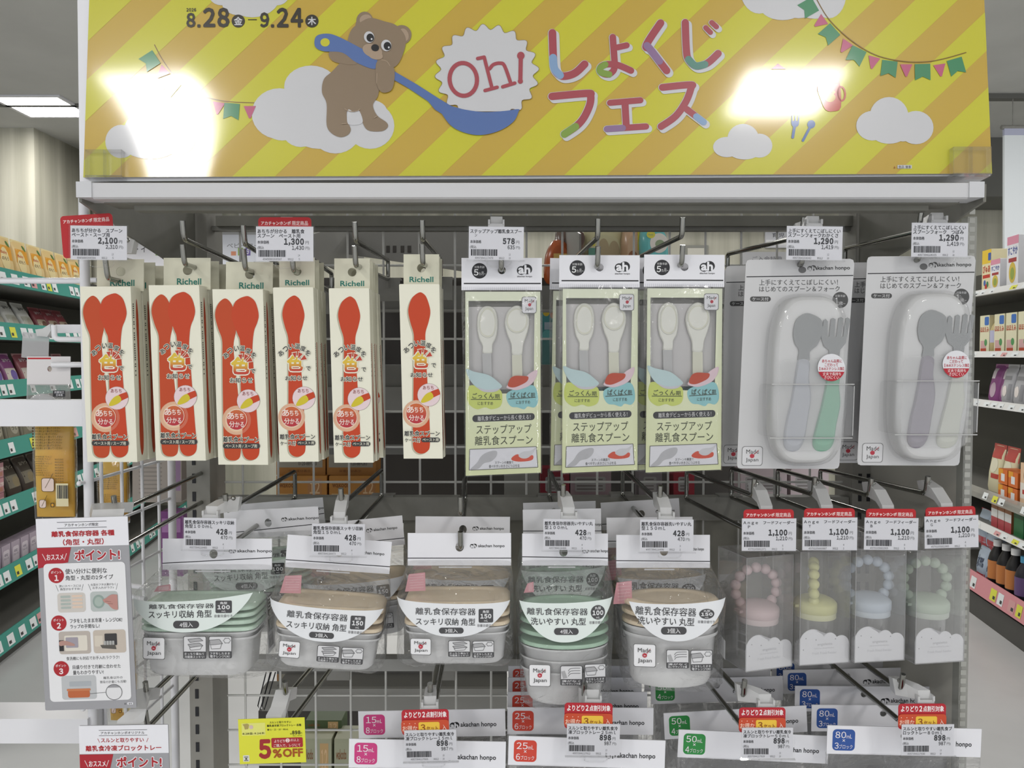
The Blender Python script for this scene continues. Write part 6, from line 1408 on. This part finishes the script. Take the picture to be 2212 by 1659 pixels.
for i, y in enumerate((.03, -.09)): product('bag', 'silver blister bag with a white cap, %s on the third right shelf' % ('inner', 'outer')[i], 'spout_bag', along(RO, RZ, y, .07, 1.07), RZ - pi / 2, .11, .19, .05, ('acacb0', 'c0c0c4', '8c8c90', 'e0d8d4'), (), 'silver blister bags', 'bag', -.12, [('r', .2, .3, .8, .4, 2), ('o', .25, .55, .65, .82, 3), ('r', .7, .5, .9, .9, 2)])
for i, y in enumerate((.22, .08)): product('pouch', 'cream and red food pouch, %s on the fourth right shelf' % ('inner', 'outer')[i], 'food_pouch', along(RO, RZ, y, .1, .62), RZ - pi / 2, .13, .24, .05, ('cfc8a8', 'b04a44', 'd8d4bc', 'b04038'), (), 'cream food pouches', 'pouch', -.1, [('r', 0, .04, 1, .3, 1), ('o', .2, .3, .8, .6, 2), ('r', .4, .62, .9, .72, 3)])
for i, y in enumerate((-.02, -.12)):
    for lv in range(2): product('carton', 'small orange pack, %s of the %s stack' % (('lower', 'upper')[lv], ('inner', 'outer')[i]), 'orange_pack', along(RO, RZ, y, .07, .62 + .075 * lv), RZ - pi / 2, .09, .07, .08, ('cf6a2c', 'd9962c', 'dcdcdc', '4c5c94'), (), 'small orange packs', 'pack', 0, [('r', 0, 0, .5, .4, 1), ('r', .3, .3, .7, .8, 2)])
product('carton', 'cream and brown biscuit carton beside the orange packs', 'biscuit_carton', along(RO, RZ, -.24, .07, .62), RZ - pi / 2, .1, .2, .08, ('d8b898', '5a2c24', 'dcd6cc', 'b03a34'), (), None, 'carton', 0, [('o', .3, .1, .8, .45, 1), ('r', 0, .45, 1, .8, 2), ('r', .2, .6, .8, .7, 3)])
for i, y in enumerate((.06, -.01, -.08)): product('carton', 'brown-topped tea carton, %s on the fifth right shelf' % NTH[2 - i], 'tea_carton', along(RO, RZ, y, .06, .475), RZ - pi / 2, .065, .13, .06, ('8c5a38', 'd8d8d6', 'b04a50'), (), 'tea cartons', 'carton', 0, [('r', 0, .32, 1, .62, 1), ('r', 0, .62, 1, 1, 2)])
product('carton', 'dark green carton at the right edge', 'green_carton', along(RO, RZ, -.17, .07, .475), RZ - pi / 2, .09, .12, .07, ('2c6a40', '1c4a2c'), (), None, 'carton', 0, [('r', 0, 0, 1, .3, 1)])
for i, y in enumerate((.05, -.04, -.13)): product('bottle', 'dark juice bottle with a white cap, %s on the bottom right shelf' % NTH[2 - i], 'juice_bottle', along(RO, RZ, y, .045, .15), 0, .082, .265, .082, ('1c1a1c', 'b8743c', 'dedede'), (), 'dark juice bottles', 'bottle')
product('bottle', 'dark juice bottle with a blue cap at the right edge', 'juice_bottle', along(RO, RZ, -.22, .045, .15), 0, .082, .25, .082, ('22202a', '5c4470', '4c94b8'), (), None, 'bottle')
for i, y in enumerate((.17, .28)):
    for lv in range(2): product('bag', 'pale blue and red wipes pack, %s %s' % (('near', 'far')[i], ('below', 'above')[lv]), 'wipes_pack', along(RO, RZ, y, .09, .15 + .19 * lv), RZ - pi / 2, .12, .18, .07, ('b4c2d2', 'b8444c', 'd8dee6', '3c4860'), (), 'wipes packs on the bottom right shelf', 'wipes pack', 0, [('r', 0, .75, 1, 1, 1), ('水99%', .25, .25, .8, .6, 3)])

# ================================================================ back of the neighbouring gondola, seen through the grid
rg_ = thing('rear_gondola', 'dark back-to-back shop shelf seen through the wire grid', 'shelf unit', (.1, 1.45, 0))
def gp(name, x0, y0, x1, y1, Y, d, m):
    b = B(); a, c = P(x0, y1, Y), P(x1, y0, Y); b.mbox((a.x, Y, a.z), (c.x, Y + d, c.z), m); o = b.build(name, rg_); o.matrix_parent_inverse = Matrix.Translation((-.1, -1.45, 0))
DRK = noisy('brown_dark_panel', '33302d', '3d3935', (6, 6, 6), .6); MG = C('7c7b77', .45); LG = C('94938e', .45)
gp('back_panel', 600, 600, 1600, 1130, 1.62, .01, DRK)
gp('crossbar', 640, 617, 1590, 670, 1.22, .03, MG); gp('crossbar', 690, 668, 1590, 673, 1.215, .03, LG)
gp('shelf_board', 640, 788, 1590, 836, 1.24, .03, MG); gp('shelf_front', 690, 836, 1590, 892, 1.23, .012, C('8e8d89', .45))
gp('crossbar', 600, 964, 1590, 982, 1.25, .03, MG); gp('post', 1089, 900, 1164, 1120, 1.28, .02, LG)
gp('shelf_board', 600, 1102, 1800, 1112, 1.33, .1, MG); gp('crossbar', 566, 1488, 1095, 1536, 1.24, .03, LG); gp('crossbar', 598, 1482, 1095, 1490, 1.25, .05, MG); gp('back_panel', 560, 1536, 1100, 1700, 1.66, .01, DRK)
gp('crossbar', 598, 1450, 1095, 1456, 1.3, .03, MG)
for X in (708, 1240):
    b = B(); pts = []
    p = P(X, 500, 1.3).x
    pr = [(1.2, P(0, 505, 1.2).z), (1.25, P(0, 500, 1.25).z), (1.6, P(0, 500, 1.6).z), (1.6, P(0, 620, 1.6).z), (1.4, P(0, 590, 1.4).z), (1.2, P(0, 560, 1.2).z)]
    b.loft([[(x, y, z) for y, z in pr] for x in (p, p + .003)], LG, smooth=False); o = b.build('bracket', rg_); o.matrix_parent_inverse = Matrix.Translation((-.1, -1.45, 0))
b = B(); q = [P(690, 500, 1.45), P(1080, 500, 1.45), P(1080, 598, 1.45), P(690, 540, 1.45)]
b.add([v for v in q] + [v + Vector((0, .004, 0)) for v in q], [(3, 2, 1, 0), (4, 5, 6, 7), (0, 1, 5, 4), (2, 3, 7, 6)], MG); o = b.build('side_plate', rg_); o.matrix_parent_inverse = Matrix.Translation((-.1, -1.45, 0))
for x in (838, 852, 869, 884):
    b = B(); b.y0 = 0; a = P(x, 538, 1.448); b.mbox((a.x - .003, 1.4485, a.z - .006), (a.x + .003, 1.4495, a.z + .006), DRK); o = b.build('slot', rg_); o.matrix_parent_inverse = Matrix.Translation((-.1, -1.45, 0))
# goods standing there
def wako(label, x0, y0, x1, y1, Y, main, green=False, kind=0):
    t = thing('baby_food_carton', label, 'carton', P((x0 + x1) / 2, y1, Y), (0, 0, 0), 'baby food cartons behind the grid')
    b = B().on(t); M = C(main, .5); b.box(x0, y0, x1, y1, 0, .05, M, 1); w, h = x1 - x0, y1 - y0; D = C('7c4a20', .5)
    if kind == 0:
        b.txt('wakodo', x0 + .06 * w, y0 + .18 * h, x0 + .4 * w, y0 + .36 * h, D, 1, .02); b.rect(x0 + .62 * w, y0 + .08 * h, x0 + .9 * w, y0 + .7 * h, C('b07c4c' if not green else 'c0a070'), 1); b.txt('12', x0 + .66 * w, y0 + .18 * h, x0 + .86 * w, y0 + .55 * h, C('d8b890'), 2, .03)
        b.rect(x0 + .05 * w, y0 + .55 * h, x0 + .36 * w, y0 + .68 * h, C('cdb080'), 1); b.txt('ボーロ', x0 + .3 * w, y0 + .8 * h, x0 + .75 * w, y0 + .95 * h, INK, 1, .03)
    else:
        b.rect(x0 + .04 * w, y0 + .08 * h, x0 + .94 * w, y0 + .72 * h, C('a39e90'), 1); b.txt('アサヒグループ食品', x0 + .38 * w, y0 + .3 * h, x0 + .88 * w, y0 + .42 * h, INK, 2); b.txt('0120-889283', x0 + .45 * w, y0 + .5 * h, x0 + .82 * w, y0 + .64 * h, INK, 2); b.txt('栄養成分表示', x0 + .25 * w, y0 + .8 * h, x0 + .7 * w, y0 + .9 * h, D, 2)
    b.build('carton', t)
wako('orange baby food carton, lower left of four behind the grid', 597, 1028, 706, 1098, 1.32, 'b8803c'); wako('orange baby food carton, lower right of four behind the grid', 711, 1028, 822, 1098, 1.32, 'b8803c')
wako('orange baby food carton, upper left of four behind the grid', 597, 968, 703, 1026, 1.33, 'b07a3c', kind=1); wako('orange baby food carton, upper right of four behind the grid', 706, 968, 812, 1026, 1.33, 'b07a3c', kind=1)
wako('carton with orange edge, left of two above the lower rear bar', 598, 1440, 696, 1484, 1.31, 'b08458', kind=1); wako('carton with orange edge, right of two above the lower rear bar', 702, 1440, 804, 1484, 1.31, 'b08458', kind=1)
for i, x in enumerate((650, 722)): wako('pale green baby food carton, %s at the bottom of the grid' % ('left one', 'right one')[i], x, 1596, x + 66, 1720, 1.36, 'a3a58c', True)
wako('dark green carton lying behind the yellow discount card', 660, 1556, 738, 1592, 1.4, '4c5c3c', True)
def bgbag(label, name, pts, Y, cols, marks, d=.03):
    cx = sum(p[0] for p in pts) / len(pts); yb = max(p[1] for p in pts)
    t = thing(name, label, 'snack bag', P(cx, yb, Y)); b = B().on(t); m = [C(c, .25) for c in cols]
    cyy = sum(p[1] for p in pts) / len(pts); S_ = sm(pts, 4)
    b.loft([[b.pg(cx + (x - cx) * f_, cyy + (y - cyy) * f_, e) for x, y in S_] for f_, e in ((.6, -d), (.85, -d * .8), (.97, -d * .35), (1, 0), (.97, d * .35), (.6, d))], m[0], (True, True)); b.build('bag', t)
    b = B().on(t); b.y0 = -d - .0003
    for mk in marks:
        if mk[0] == 'r': b.rect(*mk[1:5], m[mk[5]], 1)
        elif mk[0] == 'o': b.ell(*mk[1:5], m[mk[5]], 2)
        else: b.txt(mk[0], *mk[1:5], m[mk[5]], 3, .02)
    b.build('front_print', t)
bgbag('orange and gold foil snack bag behind the green pouches', 'snack_bag', [(1176, 560), (1190, 525), (1205, 518), (1225, 528), (1240, 560), (1236, 610), (1180, 612)], 1.5, ('b0582c', 'd8b468', 'cf9a2c', '4c8c4c'), [('r', 1194, 552, 1228, 562, 1), ('r', 1222, 542, 1232, 548, 3), ('o', 1206, 590, 14, 12, 2)])
bgbag('dark clear bag of brown snacks behind the grid', 'snack_bag', [(1200, 500), (1255, 498), (1262, 560), (1255, 612), (1212, 612)], 1.53, ('6c5a50', '8c7c70', '54403a'), [('r', 1222, 515, 1240, 560, 1), ('o', 1250, 520, 10, 16, 2)])
bgbag('pale yellow and tan snack bag behind the grid', 'snack_bag', [(1258, 498), (1345, 498), (1350, 612), (1268, 614)], 1.56, ('bdb894', 'a39474', '5c8c7c', 'c8c040'), [('o', 1300, 545, 12, 25, 1), ('o', 1322, 550, 12, 25, 1), ('r', 1268, 540, 1284, 575, 2), ('r', 1272, 522, 1282, 536, 3)])
bgbag('peach and yellow snack bag beside the turquoise one', 'snack_bag', [(1345, 498), (1386, 498), (1392, 612), (1345, 614)], 1.53, ('c2a284', 'cdb83c', '8c5a3c'), [('r', 1372, 502, 1384, 545, 1), ('o', 1362, 560, 10, 14, 2)])
bgbag('turquoise snack bag with a white round picture', 'snack_bag', [(1382, 500), (1432, 500), (1442, 560), (1440, 616), (1392, 616)], 1.5, ('6ab8b8', 'd9d4cc', 'cfc84c', '8c9c7c'), [('o', 1417, 530, 19, 21, 1), ('o', 1419, 532, 10, 9, 3), ('o', 1400, 512, 9, 8, 2), ('Point', 1395, 510, 1405, 514, 3)])
t = thing('teal_package', 'teal and orange picture package between the green pouches', 'package', P(1190, 800, 1.4)); b = B().on(t); b.box(1165, 668, 1214, 802, 0, .02, C('4c8c90', .4), 3); b.ell(1198, 680, 10, 9, C('c06a34'), 1); b.ell(1180, 676, 7, 7, C('cdb23c'), 1); b.rect(1176, 696, 1200, 712, C('a8b8c4'), 1); b.ell(1182, 724, 11, 11, C('6ab0b0'), 1); b.build('carton', t)
t = thing('clear_teal_tub', 'pale teal clear tub between the green pouches', 'tub', P(1190, 800, 1.37)); b = B().on(t); b.box(1162, 735, 1212, 790, 0, .02, clear('teal_tub', (.75, .86, .86), .8, .1, 0, 1, .3, '9fc4c0'), 3); b.build('tub', t)
for i, (x0, x1, c_) in enumerate(((1168, 1230, '8c2c3a'), (1232, 1320, 'a08a90'), (1380, 1430, '8c8488'), (1455, 1500, '9c3440'), (1600, 1700, 'c4b4b8'), (1708, 1790, 'c8b8bc'))):
    t = thing('product_pack', '%s pack, %s along the row under the pouches' % (('dark red', 'grey and red', 'grey', 'red', 'whitish', 'pale pink')[i], NTH[i] if i else 'first'), 'pack', P((x0 + x1) / 2, 1100, 1.35), (0, 0, 0), 'packs under the pouches')
    b = B().on(t); b.box(x0, 1012, x1, 1100, 0, .04, C(c_, .4), 6); b.rrect(x0 + 10, 1030, x1 - 12, 1062, 4, C('a8a4a4', .5), 1)
    for j in range(4): b.rect(x0 + 14, 1034 + j * 7, x1 - 18, 1037 + j * 7, C('7c7474'), 2)
    b.build('pack', t)
for i in range(2):
    t = thing('black_clip_strip', 'black wire clip, %s hanging at the lower left of the grid' % ('left one', 'right one')[i], 'clip', P(566 + i * 9, 1455, 1.18))
    b = B().on(t); q = lambda x, y: b.pg(x + i * 9, y); b.tube([q(575, 1452), q(557, 1525), q(562, 1533), q(566, 1520), q(586, 1452)], .0009, BLACK, 6); b.build('wire', t)
# posters on the far wall
def poster(label, x0, y0, x1, y1, items, bg='d9d9de'):
    t = thing('wall_poster', label, 'poster', P((x0 + x1) / 2, y1, 6.57)); b = B().on(t); b.box(x0, y0, x1, y1, 0, .02, C(bg, .5)); b.y0 = 0
    for it in items:
        if it[0] == 'r': b.rect(*it[1:5], C(it[5], .5), 1)
        else: b.txt(it[0], *it[1:5], C(it[5], .5), 2, .02)
    b.build('panel', t)
poster('white aisle sign about baby food behind the top hooks', 435, 492, 585, 640, [('r', 435, 497, 585, 507, 'a8a8a8'), ('ベビーフード', 490, 525, 575, 536, '8c8c90'), ('r', 499, 543, 510, 552, 'cf8c6c'), ('r', 514, 535, 525, 552, '8cac5c'), ('7', 517, 538, 522, 549, 'e6e6e6'), ('r', 530, 535, 541, 552, '6c5c9c'), ('9', 533, 538, 538, 549, 'e6e6e6')], 'd6d8e0')
poster('white sign reading tea at the left between tag and hook', 262, 524, 388, 590, [('茶・イ', 276, 530, 316, 546, '55555a'), ('r', 336, 540, 346, 552, '7c9c5c'), ('6', 338, 542, 343, 550, 'e6e6e6'), ('r', 350, 540, 360, 552, '5c5c90')], 'd6d6dc')
poster('small white notice on the beige wall at right', 1653, 498, 1740, 535, [('育児ミルク', 1668, 503, 1735, 513, '55555a'), ('r', 1655, 518, 1700, 530, 'e6e6e6')], 'd0d0d4')
poster('grey membership notice below the small white one', 1604, 544, 1745, 575, [('ご入会特典', 1625, 554, 1690, 563, '6c6c70')], 'b2b2b4')
poster('white notice under the sign at far right', 1855, 373, 2008, 400, [('r', 1855, 374, 1990, 375, 'c8c8d0')], 'e2e2e6')
poster('white notice under the sign, left of centre', 590, 372, 760, 400, [('r', 640, 374, 645, 400, '8c8c8c')], 'dfe3ea')
tag(bpy.data.objects['wall_back'], kind='structure')
b = B(); a, c = P(1478, 720, 6.58), P(1530, 530, 6.58); b.mbox((a.x, 6.575, 0), (c.x, 6.6, c.z), C('8c8c84', .5)); a, c = P(1484, 720, 6.57), P(1524, 536, 6.57); b.mbox((a.x, 6.568, 0), (c.x, 6.575, c.z), C('c9c6ba', .5)); tag(b.build('door_1'), kind='structure')
